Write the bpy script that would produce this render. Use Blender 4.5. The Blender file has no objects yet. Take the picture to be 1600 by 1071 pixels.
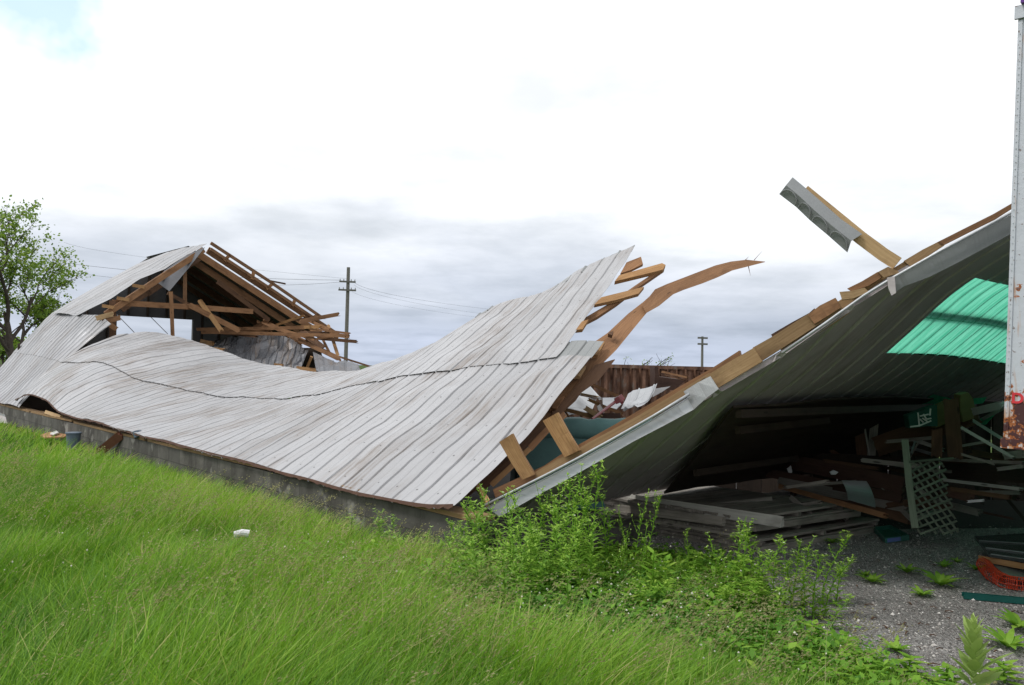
import bpy, bmesh, math, random
import numpy as np
from mathutils import Vector, Matrix, noise
random.seed(7); rng = np.random.default_rng(7)
R_ = math.radians
scene = bpy.context.scene
COL = scene.collection
# ---------------------------------------------------------------- camera
FOC = 1220.0
CAM = Vector((0, 0, 1.6))
PITCH = math.atan(39.5 / FOC); ROLL = R_(1.3)
FW = Vector((0, math.cos(PITCH), math.sin(PITCH)))
U0 = Vector((0, -math.sin(PITCH), math.cos(PITCH)))
RT = Vector((1, 0, 0)) * math.cos(ROLL) + U0 * math.sin(ROLL)
UP = U0 * math.cos(ROLL) - Vector((1, 0, 0)) * math.sin(ROLL)
cd = bpy.data.cameras.new('camera'); cam = bpy.data.objects.new('camera', cd); COL.objects.link(cam)
cd.sensor_width = 36; cd.lens = FOC / 1600 * 36; cd.clip_start = .05; cd.clip_end = 5000
m3 = Matrix((RT, UP, -FW)).transposed()
cam.matrix_world = Matrix.Translation(CAM) @ m3.to_4x4()
scene.camera = cam
# ---------------------------------------------------------------- world: overcast sky
SUN_EL, SUN_ROT = R_(54), R_(248)
world = bpy.data.worlds.new('World'); scene.world = world; world.use_nodes = True

class G:
    def __init__(s, tree): s.t = tree; s.t.nodes.clear()
    def n(s, typ, ins=None, **props):
        nd = s.t.nodes.new(typ)
        for k, v in props.items(): setattr(nd, k, v)
        for k, v in (ins or {}).items():
            sock = nd.inputs[k]
            if isinstance(v, bpy.types.NodeSocket): s.t.links.new(v, sock)
            elif isinstance(v, bpy.types.Node): s.t.links.new(v.outputs[0], sock)
            else:
                if sock.type == 'RGBA' and len(v) == 3: v = (*v, 1)
                sock.default_value = v
        return nd
    def math(s, op, a, b=0.0, c=None, clamp=False):
        d = {0: a, 1: b}
        if c is not None: d[2] = c
        return s.n('ShaderNodeMath', d, operation=op, use_clamp=clamp).outputs[0]
    def mix(s, f, a, b, blend='MIX'):
        nd = s.n('ShaderNodeMix', {0: f, 6: a, 7: b}, data_type='RGBA', blend_type=blend); return nd.outputs[2]
    def ramp(s, fac, stops, interp='LINEAR'):
        nd = s.n('ShaderNodeValToRGB', {0: fac}); cr = nd.color_ramp; cr.interpolation = interp
        while len(cr.elements) < len(stops): cr.elements.new(.5)
        for e, (p, c) in zip(cr.elements, stops):
            e.position = p; e.color = (c, c, c, 1) if isinstance(c, (int, float)) else (*c, 1)
        return nd.outputs[0]
    def mapv(s, vec, scale, loc=(0, 0, 0)):
        return s.n('ShaderNodeMapping', {0: vec, 'Scale': scale, 'Location': loc}).outputs[0]
    def noise(s, vec, scale, detail=4, rough=.55, out=0):
        return s.n('ShaderNodeTexNoise', {'Vector': vec, 'Scale': scale, 'Detail': detail, 'Roughness': rough}).outputs[out]
    def xyz(s, vec): return s.n('ShaderNodeSeparateXYZ', {0: vec}).outputs

g = G(world.node_tree)
tc = g.n('ShaderNodeTexCoord').outputs['Generated']
x, y, z = g.xyz(tc)
sky = g.n('ShaderNodeTexSky', sky_type='NISHITA', sun_disc=False, sun_elevation=SUN_EL, sun_rotation=SUN_ROT)
zz = g.math('ADD', g.math('MAXIMUM', z, 0.0), .12)
pv = g.n('ShaderNodeCombineXYZ', {0: g.math('DIVIDE', x, zz), 1: g.math('DIVIDE', y, zz), 2: 0.0}).outputs[0]
n1 = g.noise(pv, .55, 7, .55)
n2 = g.noise(g.mapv(pv, (1, 1, 1), (5.3, 2.1, 0)), 1.6, 6, .6)
n3 = g.noise(g.mapv(tc, (1.3, 1.3, 5.0), (1.7, .4, 0)), 1.7, 5, .5)
el = g.math('ADD', z, g.math('MULTIPLY', g.math('SUBTRACT', n3, .5), .22))
base = g.ramp(el, [(0.0, (4.5, 5.0, 6.1)), (.05, (4.1, 4.55, 5.4)), (.12, (5.7, 6.05, 6.7)), (.19, (8.5, 8.65, 8.95)), (.30, (9.3, 9.35, 9.5)), (.6, (10.5, 10.5, 10.5))])
# ramp colours are limited only by the display: keep them in 0..1 and scale after
for nd in world.node_tree.nodes:
    if nd.type == 'VALTORGB':
        for e_ in nd.color_ramp.elements:
            c = e_.color; e_.color = (c[0] / 13, c[1] / 13, c[2] / 13, 1)
base = g.mix(1.0, base, (13, 13, 13), 'MULTIPLY')
dapple = g.math('MULTIPLY', g.ramp(n2, [(.34, .84), (.58, 1.0)]), g.ramp(g.noise(g.mapv(tc, (1, 1, 2.4), (2.2, 0, 0)), 3.0, 6, .5), [(.38, .84), (.62, 1.0)]))
dapple = g.n('ShaderNodeCombineColor', {0: g.math('POWER', dapple, 1.15), 1: g.math('POWER', dapple, 1.05), 2: dapple}).outputs[0]
thin = g.ramp(g.n('ShaderNodeVectorMath', {0: tc, 1: (.02, .99, .05)}, operation='DISTANCE').outputs['Value'], [(.15, 0.0), (.9, .6)])
dapple = g.mix(g.math('MULTIPLY', thin, .5), dapple, (1, 1, 1)); base = g.mix(g.math('MULTIPLY', thin, .55), base, (7.2, 7.4, 7.9))
cloud = g.mix(1.0, base, dapple, 'MULTIPLY')
hole = g.ramp(g.noise(g.mapv(tc, (1, 1, 1.6), (0.05, 0, 0)), 3.2, 4, .6), [(.66, 0.0), (.74, 1.0)])
# a gap in the cloud towards the upper left
hd = g.n('ShaderNodeVectorMath', {0: tc, 1: (-.485, .80, .36)}, operation='DISTANCE').outputs['Value']
hn = g.noise(tc, 9, 4, .6)
gap = g.ramp(g.math('ADD', hd, g.math('MULTIPLY', g.math('SUBTRACT', hn, .5), .22)), [(.0, .8), (.062, 0.0)])
bluesky = g.mix(1.0, sky.outputs[0], (2.0, 2.05, 2.1), 'MULTIPLY')
bluesky = g.mix(.85, bluesky, (4.2, 5.9, 7.0))
skycol = g.mix(gap, cloud, bluesky)
bg = g.n('ShaderNodeBackground', {'Color': skycol, 'Strength': .1})
g.n('ShaderNodeOutputWorld', {0: bg})
# ---------------------------------------------------------------- sun (veiled by cloud) and exposure
sd = bpy.data.lights.new('sun', 'SUN'); sd.energy = 1.3; sd.angle = R_(14); sd.color = (1, .97, .92)
sun = bpy.data.objects.new('sun', sd); COL.objects.link(sun)
sdir = Vector((math.sin(SUN_ROT) * math.cos(SUN_EL), math.cos(SUN_ROT) * math.cos(SUN_EL), math.sin(SUN_EL)))
sun.rotation_euler = sdir.to_track_quat('Z', 'Y').to_euler(); sun.location = (0, -5, 20)
vs = scene.view_settings; vs.view_transform = 'Standard'; vs.look = 'None'; vs.gamma = 1; vs.exposure = 0.55
# ---------------------------------------------------------------- where things stand
def ray(u, v): return FW + RT * ((u - 800) / FOC) - UP * ((v - 535.5) / FOC)
def D(u, v, d): return CAM + ray(u, v) * d
def Zp(u, v, z=0.0):
    r = ray(u, v); return CAM + r * ((z - CAM.z) / r.z)
A0 = Vector((-.5, 6.3, 0)); EE = Vector((-.683, .7304, 0)); NN = Vector((.7304, .683, 0))
def W(u, v, w):
    r = ray(u, v); t = (w + A0.dot(NN) - CAM.dot(NN)) / r.dot(NN); return CAM + r * t
def S(u, v, s):
    r = ray(u, v); t = (s + A0.dot(EE) - CAM.dot(EE)) / r.dot(EE); return CAM + r * t
def L(s, w, z): return Vector((A0.x + EE.x * s + NN.x * w, A0.y + EE.y * s + NN.y * w, z))
def loc(P): q = P - A0; return Vector((q.dot(EE), q.dot(NN), P.z))
def pix(P):
    q = P - CAM; d = q.dot(FW); return 800 + FOC * q.dot(RT) / d, 535.5 - FOC * q.dot(UP) / d, d
# ---------------------------------------------------------------- mesh collector
class MB:
    def __init__(s): s.v = []; s.f = []; s.uv = []
    def face(s, idx, uvs): s.f.append(idx); s.uv.append(uvs)
    def quadgrid(s, P, nu, nv, uvf, wrap=False):
        o = len(s.v)
        for row in P: s.v.extend(row)
        for i in range(nu - 1):
            for j in range(nv - 1):
                a = o + i * nv + j
                s.face((a, a + nv, a + nv + 1, a + 1), [uvf(i, j), uvf(i + 1, j), uvf(i + 1, j + 1), uvf(i, j + 1)])
    def build(s, name, mat, parent=None, origin=None, smooth=False, solid=0):
        if not s.v: return None
        if parent is not None: org = parent_world(parent)
        elif origin is not None: org = Vector(origin)
        else:
            xs = [p[0] for p in s.v]; ys = [p[1] for p in s.v]; zs = [p[2] for p in s.v]
            org = Vector(((min(xs) + max(xs)) / 2, (min(ys) + max(ys)) / 2, min(zs)))
        me = bpy.data.meshes.new(name)
        me.from_pydata([(p[0] - org.x, p[1] - org.y, p[2] - org.z) for p in s.v], [], s.f)
        ul = me.uv_layers.new(name='UVMap'); k = 0
        flat = []
        for u in s.uv:
            for a in u: flat.extend(a)
        ul.data.foreach_set('uv', flat)
        if smooth: me.polygons.foreach_set('use_smooth', [True] * len(me.polygons))
        me.update()
        ob = bpy.data.objects.new(name, me); COL.objects.link(ob)
        me.materials.append(mat)
        if parent is not None: ob.parent = parent
        else: ob.location = org
        if solid:
            md = ob.modifiers.new('thickness', 'SOLIDIFY'); md.thickness = solid; md.offset = -1
        return ob
def parent_world(p):
    v = Vector(p.location)
    while p.parent: p = p.parent; v = v + p.location
    return v
def tag(o, label=None, cat=None, group=None, kind=None):
    if label: o['label'] = label
    if cat: o['category'] = cat
    if group: o['group'] = group
    if kind: o['kind'] = kind
    return o
def thing(name, label, cat, at=(0, 0, 0), group=None):
    o = bpy.data.objects.new(name, None); COL.objects.link(o); o.location = Vector(at); o.empty_display_size = .2
    return tag(o, label, cat, group)
def plank(mb, path, w, th, face=None, jag=0.0, jag0=0.0, twist=0.0, seg=1):
    """board along path; its broad side turned to the camera (or to face)"""
    pts = [Vector(p) for p in path]
    if seg > 1 and len(pts) == 2: pts = [pts[0].lerp(pts[1], i / seg) for i in range(seg + 1)]
    K = 5 if (jag or jag0) else 1
    rings = []; dist = 0; uo = random.random() * 50
    for i, p in enumerate(pts):
        ax = (pts[min(i + 1, len(pts) - 1)] - pts[max(i - 1, 0)]).normalized()
        fv = Vector(face).normalized() if face is not None else (CAM - p).normalized()
        wd = ax.cross(fv).normalized(); td = wd.cross(ax).normalized() * 1.0
        if twist:
            q = Matrix.Rotation(twist, 3, ax); wd = q @ wd; td = q @ td
        if i: dist += (p - pts[i - 1]).length
        ring = []
        for sgn in (1, -1):
            for k in range(K + 1):
                a = (k / K - .5) * sgn
                off = 0
                if i == len(pts) - 1 and jag: off = jag * (random.random() - .3)
                if i == 0 and jag0: off = -jag0 * (random.random() - .3)
                ring.append(p + wd * (w * a) + td * (th * .5 * sgn) + ax * off)
        rings.append((ring, dist + uo))
    n = 2 * (K + 1); o = len(mb.v)
    for r, _ in rings: mb.v.extend(r)
    cum = [k / K * w for k in range(K + 1)] + [w + th + k / K * w for k in range(K + 1)]
    for i in range(len(rings) - 1):
        for k in range(n):
            k2 = (k + 1) % n; a = o + i * n
            c1 = cum[k]; c2 = cum[k2] if k2 else cum[-1] + th
            mb.face((a + k, a + k2, a + n + k2, a + n + k), [(rings[i][1], c1), (rings[i][1], c2), (rings[i + 1][1], c2), (rings[i + 1][1], c1)])
    for i in (0, len(rings) - 1):
        a = o + i * n; K1 = K + 1
        for k in range(K):
            q = (a + k, a + k + 1, a + n - 2 - k, a + n - 1 - k)
            if i: q = q[::-1]
            mb.face(q, [(.5, 0), (.5, .04), (.52, .04), (.52, 0)])
def box(mb, c, sx, sy, sz, rot=None):
    c = Vector(c); M = rot or Matrix.Identity(3); o = len(mb.v)
    for i in (-1, 1):
        for j in (-1, 1):
            for k in (-1, 1): mb.v.append(c + M @ Vector((i * sx / 2, j * sy / 2, k * sz / 2)))
    for f, (a, b) in (((0, 1, 3, 2), (sy, sz)), ((4, 6, 7, 5), (sy, sz)), ((0, 4, 5, 1), (sx, sz)), ((2, 3, 7, 6), (sx, sz)), ((0, 2, 6, 4), (sx, sy)), ((1, 5, 7, 3), (sx, sy))):
        mb.face(tuple(o + q for q in f), [(0, 0), (0, b), (a, b), (a, 0)] if f in ((0, 1, 3, 2), (0, 4, 5, 1)) else [(0, 0), (a, 0), (a, b), (0, b)])
def poly(mb, pts, th, nrm=None, axis=None):
    """flat outline given as world points, extruded by its thickness away from the camera"""
    pts = [Vector(p) for p in pts]; c = sum(pts, Vector()) / len(pts)
    nm = Vector()
    for i, p in enumerate(pts): nm += (p - c).cross(pts[(i + 1) % len(pts)] - c)
    nm.normalize()
    if nm.dot(CAM - c) < 0: pts = pts[::-1]; nm = -nm
    if axis is None:
        i = max(range(len(pts)), key=lambda k: (pts[k] - c).length); axis = (pts[i] - c)
    ax = Vector(axis).normalized(); ay = nm.cross(ax)
    uo = random.random() * 20
    uv = [((p - c).dot(ax) + uo, (p - c).dot(ay) + uo) for p in pts]
    o = len(mb.v); n = len(pts)
    mb.v.extend(pts); mb.v.extend([p - nm * th for p in pts])
    mb.face(tuple(range(o, o + n)), uv)
    mb.face(tuple(range(o + 2 * n - 1, o + n - 1, -1)), uv[::-1])
    for i in range(n):
        j = (i + 1) % n
        mb.face((o + j, o + i, o + n + i, o + n + j), [uv[j], uv[i], (uv[i][0], uv[i][1] + th), (uv[j][0], uv[j][1] + th)])
def tube(mb, path, r0, r1=None, n=6):
    pts = [Vector(p) for p in path]; r1 = r0 if r1 is None else r1; o = len(mb.v); m = len(pts); dist = 0
    ref = Vector((0.13, .31, .94))
    for i, p in enumerate(pts):
        ax = (pts[min(i + 1, m - 1)] - pts[max(i - 1, 0)]).normalized()
        if abs(ax.dot(ref)) > .95: rf = Vector((1, 0, 0))
        else: rf = ref
        a = ax.cross(rf).normalized(); b = ax.cross(a); r = r0 + (r1 - r0) * i / (m - 1)
        for k in range(n):
            t = k / n * math.tau; mb.v.append(p + a * (math.cos(t) * r) + b * (math.sin(t) * r))
    for i in range(m - 1):
        for k in range(n):
            k2 = (k + 1) % n; q = o + i * n
            mb.face((q + k, q + k2, q + n + k2, q + n + k), [(i * .2, k / n), (i * .2, (k + 1) / n), (i * .2 + .2, (k + 1) / n), (i * .2 + .2, k / n)])
    mb.face(tuple(o + n - 1 - k for k in range(n)), [(0, 0)] * n)
    mb.face(tuple(o + (m - 1) * n + k for k in range(n)), [(0, 0)] * n)
def curve1(pts):
    """smooth interpolation of [(s, ...)] by s"""
    pts = sorted(pts, key=lambda p: p[0]); xs = [p[0] for p in pts]; dim = len(pts[0])
    tang = []
    for i in range(len(pts)):
        a = pts[max(i - 1, 0)]; b = pts[min(i + 1, len(pts) - 1)]
        tang.append([(b[k] - a[k]) / max(b[0] - a[0], 1e-6) for k in range(dim)])
    def f(s):
        s0 = s
        if s <= xs[0]: return [pts[0][k] + tang[0][k] * (s - xs[0]) for k in range(1, dim)]
        if s >= xs[-1]: return [pts[-1][k] + tang[-1][k] * (s - xs[-1]) for k in range(1, dim)]
        i = 0
        while xs[i + 1] < s: i += 1
        h = xs[i + 1] - xs[i]; t = (s - xs[i]) / h
        h00 = 2 * t**3 - 3 * t * t + 1; h10 = t**3 - 2 * t * t + t; h01 = -2 * t**3 + 3 * t * t; h11 = t**3 - t * t
        return [h00 * pts[i][k] + h10 * h * tang[i][k] + h01 * pts[i + 1][k] + h11 * h * tang[i + 1][k] for k in range(1, dim)]
    return f
def lerpt(tab, x):
    if x <= tab[0][0]: i = 0
    elif x >= tab[-1][0]: i = len(tab) - 2
    else:
        i = 0
        while tab[i + 1][0] < x: i += 1
    a, b = tab[i], tab[i + 1]; t = (x - a[0]) / (b[0] - a[0])
    return [a[k] + (b[k] - a[k]) * t for k in range(1, len(a))]
def ribbed(mb, P, q0, q1, pitch=.3, h=.018, rows=24, sign=1, dent=.0, minor=True, uoff=0.0, jag=0.0, length=3.0):
    prof = [(0, 0), (.38, 0), (.42, .25), (.46, 0), (.84, 0), (.88, 1), (.94, 1), (.98, 0)] if minor else [(0, 0), (.80, 0), (.86, 1), (.93, 1), (.98, 0)]
    cols = []
    k = 0
    while q0 + k * pitch < q1 - 1e-6:
        for a, hh in prof:
            q = q0 + (k + a) * pitch
            if q > q1: break
            cols.append((q, hh))
        k += 1
    cols.append((q1, 0))
    grid = []; rs = random.Random(int(q0 * 100) + rows)
    sh = [(rs.uniform(-1, 1), rs.uniform(-1, 1), rs.uniform(-1, 1)) for _ in range(400)]
    for q, hh in cols:
        col = []
        sk = sh[int((q - q0) / (pitch * 3) + .06)]
        for j in range(rows + 1):
            b = j / rows
            p = P(q, b); dq = P(q + .05, b) - p; db = P(q, min(b + .02, 1)) - P(q, max(b - .02, 0))
            nm = dq.cross(db)
            if nm.length > 1e-9: nm.normalize()
            nm *= sign
            p = p + nm * (h * hh)
            if dent: p = p + nm * (dent * noise.noise(p * 1.1) + dent * .5 * noise.noise(p * 3.3))
            if jag: p = p + db.normalized() * (jag * (sk[0] * max(0, b - .85) / .15 + sk[1] * max(0, .15 - b) / .15)) + nm * (.004 * sk[2])
            if jag: c_ = noise.noise(p * .95); p = p + nm * (.018 * (abs(c_) ** .7) - .008)
            col.append(p)
        grid.append(col)
    mb.quadgrid(grid, len(grid), rows + 1, lambda i, j: (cols[i][0] - q0, j / rows * length + uoff))
# ---------------------------------------------------------------- materials
def newmat(name):
    m = bpy.data.materials.new(name); m.use_nodes = True; return m, G(m.node_tree)
def bump(g, hgt, strength, dist=.01):
    return g.n('ShaderNodeBump', {'Height': hgt, 'Strength': strength, 'Distance': dist}).outputs[0]
def finish(g, col, rough=.6, metal=0.0, normal=None, spec=.5, shader=None):
    d = {'Base Color': col, 'Roughness': rough, 'Metallic': metal, 'Specular IOR Level': spec}
    if normal is not None: d['Normal'] = normal
    p = g.n('ShaderNodeBsdfPrincipled', d)
    g.n('ShaderNodeOutputMaterial', {0: shader(p) if shader else p})
def metal_mat(name, base, dirt_or_shade=(.16, .12, .09), stain=1.0, rough=.42, metal=.35, pitch=.3, nails=True, rust=0.0, linecol=(.13, .125, .125), lo=0.0):
    m, g = newmat(name)
    uv = g.n('ShaderNodeTexCoord').outputs['UV']
    ob = g.n('ShaderNodeTexCoord').outputs['Object']
    u, v, _ = g.xyz(uv)
    blot = g.ramp(g.noise(g.mapv(uv, (.55, .28, 1)), 1.6, 4, .6), [(.46, 0.0), (.60, 1.0)])
    streak = g.ramp(g.noise(g.mapv(uv, (7, .45, 1)), 2.0, 5, .7), [(.40, 0.0), (.60, 1.0)])
    fine = g.noise(g.mapv(uv, (26, 1.6, 1)), 2.0, 4, .6)
    st = g.math('MULTIPLY', g.math('MULTIPLY', blot, streak), .85 * stain)
    # rib line in linecol: dark grime on most sheets, pale on the underside
    pr = g.math('FRACT', g.math('DIVIDE', u, pitch))
    line = g.ramp(pr, [(.0, .25), (.03, 0.0), (.80, 0.0), (.845, .55), (.87, .1), (.95, 0.1), (.985, .6), (1.0, .3)])
    line2 = g.math('MULTIPLY', line, g.ramp(g.noise(g.mapv(uv, (3, .8, 1)), 1.5, 3), [(.35, .15), (.65, 1.0)]))
    # every sheet a little different in tone
    cell = g.n('ShaderNodeTexWhiteNoise', {'W': g.math('FLOOR', g.math('DIVIDE', u, pitch * 3))}, noise_dimensions='1D').outputs[0]
    tone = g.math('ADD', g.math('MULTIPLY', cell, .16), .90)
    mott = g.math('ADD', g.math('MULTIPLY', g.noise(ob, 2.2, 5, .6), .28), .86)
    c = g.mix(1.0, base, g.n('ShaderNodeCombineColor', {0: tone, 1: tone, 2: tone}).outputs[0], 'MULTIPLY')
    c = g.mix(1.0, c, g.n('ShaderNodeCombineColor', {0: mott, 1: mott, 2: mott}).outputs[0], 'MULTIPLY')
    c = g.mix(g.math('MULTIPLY', g.ramp(fine, [(.5, 0.0), (.75, 1.0)]), .25 * stain), c, (.18, .17, .17))
    c = g.mix(g.math('MULTIPLY', line2, .45 + lo), c, linecol)
    c = g.mix(st, c, dirt_or_shade)
    # scuffs
    sc = g.ramp(g.noise(g.mapv(ob, (1, 1, 1)), 14, 6, .75), [(.63, 0.0), (.70, 1.0)])
    c = g.mix(g.math('MULTIPLY', sc, .4), c, (.2, .19, .185))
    if rust:
        rm = g.ramp(g.noise(ob, 3.5, 7, .7), [(.62 - .25 * rust, 0.0), (.68 - .25 * rust, 1.0)])
        c = g.mix(rm, c, g.mix(g.noise(ob, 22, 4), (.10, .028, .012), (.30, .10, .03)))
    if nails:
        nu = g.math('ABSOLUTE', g.math('SUBTRACT', g.math('FRACT', g.math('DIVIDE', g.math('ADD', u, .06), pitch)), .5))
        nv = g.math('ABSOLUTE', g.math('SUBTRACT', g.math('FRACT', g.math('DIVIDE', g.math('ADD', v, .1), .62)), .5))
        dd = g.math('SQRT', g.math('ADD', g.math('POWER', g.math('MULTIPLY', nu, pitch), 2.0), g.math('POWER', g.math('MULTIPLY', nv, .62), 2.0)))
        nm = g.ramp(dd, [(.009, 1.0), (.014, 0.0)])
        c = g.mix(g.math('MULTIPLY', nm, .8), c, (.05, .045, .045))
    b = bump(g, g.math('ADD', g.noise(ob, 5, 4, .6), g.math('MULTIPLY', fine, .25)), .35, .02)
    rg = g.ramp(g.noise(ob, 3, 4), [(.3, rough - .07), (.7, rough + .15)])
    finish(g, c, rg, metal, b)
    return m
def wood_mat(name, c1, c2, rough=.75, knots=True, grain=1.0, grey=0.0):
    m, g = newmat(name)
    rnd = g.n('ShaderNodeObjectInfo').outputs['Random']
    uv0 = g.n('ShaderNodeTexCoord').outputs['UV']
    off = g.n('ShaderNodeCombineXYZ', {0: g.math('MULTIPLY', rnd, 37.0), 1: g.math('MULTIPLY', rnd, 11.0), 2: 0.0}).outputs[0]
    uv = g.n('ShaderNodeVectorMath', {0: uv0, 1: off}, operation='ADD').outputs[0]
    warp = g.noise(g.mapv(uv, (1.2, 6, 1)), 1.5, 2, .5, out=1)
    uvw = g.n('ShaderNodeVectorMath', {0: uv, 1: g.n('ShaderNodeVectorMath', {0: warp, 1: (.03, .03, 0)}, operation='MULTIPLY').outputs[0]}, operation='ADD').outputs[0]
    gr = g.noise(g.mapv(uvw, (1.6, 75 * grain, 1)), 1.0, 5, .65)
    gr2 = g.noise(g.mapv(uvw, (5, 190 * grain, 1)), 1.0, 3, .6)
    blot = g.noise(g.mapv(uv, (2.5, 5, 1)), 1.0, 4, .6)
    f = g.math('ADD', g.math('MULTIPLY', gr, .55), g.math('ADD', g.math('MULTIPLY', gr2, .2), g.math('MULTIPLY', blot, .35)))
    c = g.mix(g.ramp(f, [(.36, 0.0), (.72, 1.0)]), c1, c2)
    tone = g.math('ADD', g.math('MULTIPLY', g.n('ShaderNodeTexWhiteNoise', {'W': rnd}, noise_dimensions='1D').outputs[0], .5), .72)
    c = g.mix(1.0, c, g.n('ShaderNodeCombineColor', {0: tone, 1: tone, 2: tone}).outputs[0], 'MULTIPLY')
    if knots:
        kn = g.n('ShaderNodeTexVoronoi', {'Vector': g.mapv(uv, (2.2, 9, 1)), 'Scale': 1.0}).outputs['Distance']
        c = g.mix(g.ramp(kn, [(.05, .8), (.10, 0.0)]), c, tuple(k * .25 for k in c1))
    st = g.ramp(g.noise(g.mapv(uv, (1.1, 3, 1), (3, 3, 0)), 2.0, 4, .6), [(.52, 0.0), (.72, 1.0)])
    c = g.mix(g.math('MULTIPLY', st, .7), c, tuple(k * .5 for k in c1))
    finish(g, c, rough, 0, bump(g, f, .5, .006), .3)
    return m
M = {}
M['roof'] = metal_mat('galvanised_roofing', (.365, .365, .375), stain=.85)
M['roof_far'] = metal_mat('galvanised_roofing_far', (.34, .342, .355), stain=.5)
M['zinc'] = metal_mat('bare_zinc', (.23, .24, .24), stain=.5, nails=False, rough=.4)
M['trim'] = metal_mat('white_trim', (.42, .435, .455), stain=.3, nails=False, rough=.38)
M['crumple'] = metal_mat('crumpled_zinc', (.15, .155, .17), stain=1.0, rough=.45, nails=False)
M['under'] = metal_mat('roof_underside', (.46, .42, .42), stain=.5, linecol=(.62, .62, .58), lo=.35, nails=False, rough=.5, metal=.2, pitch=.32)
M['wall_metal'] = metal_mat('barn_cladding', (.10, .10, .105), stain=.6, nails=False, rough=.6, metal=.1)
M['fresh'] = wood_mat('fresh_pine', (.20, .095, .035), (.42, .25, .115))
M['pale'] = wood_mat('pale_pine', (.28, .17, .08), (.50, .35, .19))
M['rafter'] = wood_mat('rafter_timber', (.13, .062, .028), (.31, .165, .08))
M['brown'] = wood_mat('old_brown_timber', (.06, .03, .017), (.14, .075, .04))
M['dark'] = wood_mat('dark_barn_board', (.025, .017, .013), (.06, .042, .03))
M['fascia'] = wood_mat('fascia_board', (.20, .115, .05), (.38, .25, .13))
M['grey'] = wood_mat('weathered_grey_board', (.14, .125, .105), (.35, .32, .28), grain=1.2)
M['greylight'] = wood_mat('weathered_light_board', (.22, .21, .19), (.42, .41, .37), grain=.8)
M['mossy'] = wood_mat('mossy_green_wood', (.09, .115, .08), (.19, .22, .16))
M['redbrown'] = wood_mat('red_brown_siding', (.045, .022, .016), (.09, .05, .036))
def simple(name, col, rough=.5, metal=0.0, nscale=8, amt=.35, bmp=.2):
    m, g = newmat(name); ob = g.n('ShaderNodeTexCoord').outputs['Object']
    f = g.math('ADD', g.math('MULTIPLY', g.noise(ob, nscale, 5, .6), amt * 2), 1 - amt)
    c = g.mix(1.0, (*col, 1), g.n('ShaderNodeCombineColor', {0: f, 1: f, 2: f}).outputs[0], 'MULTIPLY')
    finish(g, c, rough, metal, bump(g, g.noise(ob, nscale * 4, 4), bmp, .01)); return m
M['sofa'] = simple('green_upholstery', (.055, .135, .13), .7, 0, 4, .3, .3)
M['red'] = simple('dark_red_paint', (.16, .012, .015), .4)
M['redletter'] = simple('red_letter_paint', (.55, .03, .04), .5)
M['white'] = simple('white_paint', (.62, .62, .62), .45)
M['whitesheet'] = metal_mat('white_sheet', (.58, .59, .60), stain=.25, nails=False, rough=.4)
M['greenplastic'] = simple('green_plastic', (.02, .12, .085), .4)
M['bluelabel'] = simple('blue_label', (.10, .16, .40), .5)
M['orange'] = simple('orange_plastic', (.52, .05, .015), .4)
M['greensteel'] = simple('green_enamel_steel', (.008, .09, .075), .35, .3)
M['pole'] = simple('weathered_pole', (.14, .135, .12), .9)
M['wire'] = simple('wire', (.12, .12, .13), .6)
M['bucket'] = simple('blue_grey_plastic', (.09, .12, .16), .5)
M['bark'] = simple('bark', (.055, .042, .035), .95, 0, 6, .5, .8)
M['glass'] = simple('dark_panel', (.045, .055, .055), .15, 0, 3)
M['carton'] = simple('tan_carton', (.16, .12, .045), .8)
M['sackgreen'] = simple('green_sack', (.012, .07, .05), .6)
M['paint_white'] = simple('white_print', (.55, .56, .52), .6)
M['black'] = simple('black_rubber', (.02, .02, .022), .6)
M['lens'] = simple('violet_marker_lens', (.10, .02, .22), .2)
M['brick'] = simple('brick_red', (.16, .06, .035), .9)
M['ply'] = simple('orange_plywood', (.34, .17, .08), .8)
def trailer_mat():
    m, g = newmat('trailer_paint'); ob = g.n('ShaderNodeTexCoord').outputs['Object']
    x, y, z = g.xyz(ob)
    z = g.math('SUBTRACT', z, 1.17); low = g.ramp(z, [(0.0, 1.0), (.25, .8), (.45, .35), (.8, 0.0)])   # rust has crept up from the bottom rail
    nz = g.noise(ob, 12, 6, .6)
    thr = g.math('ADD', nz, g.math('MULTIPLY', low, .205))
    rmask = g.ramp(thr, [(.655, 0.0), (.675, 1.0)])
    core = g.ramp(thr, [(.70, 0.0), (.72, 1.0)])
    run = g.ramp(g.math('ADD', g.noise(g.mapv(ob, (16, 16, 1.6)), 1.6, 4, .6), g.math('MULTIPLY', low, .16)), [(.62, 0.0), (.74, 1.0)])
    c = g.mix(g.math('MULTIPLY', run, .8), (.50, .525, .57), (.42, .19, .06))
    c = g.mix(rmask, c, (.32, .10, .025)); c = g.mix(core, c, (.06, .018, .018))
    c = g.mix(g.ramp(g.noise(ob, 40, 3), [(.66, 0.0), (.7, 1.0)]), c, (.2, .16, .15))
    finish(g, c, .45, .05, bump(g, thr, .5, .01)); return m
M['trailer'] = trailer_mat()
def dumpster_mat():
    m, g = newmat('rusty_container'); ob = g.n('ShaderNodeTexCoord').outputs['Object']
    f = g.noise(g.mapv(ob, (1, 1, .35)), 5, 6, .65)
    c = g.mix(g.ramp(f, [(.36, 0.0), (.62, 1.0)]), (.06, .028, .018), (.25, .135, .085))
    c = g.mix(g.ramp(g.noise(g.mapv(ob, (1, 1, .5), (4, 4, 4)), 9, 4), [(.55, 0.0), (.7, .6)]), c, (.22, .20, .175))
    finish(g, c, .85, .1, bump(g, f, .5)); return m
M['rust'] = dumpster_mat()
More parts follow.
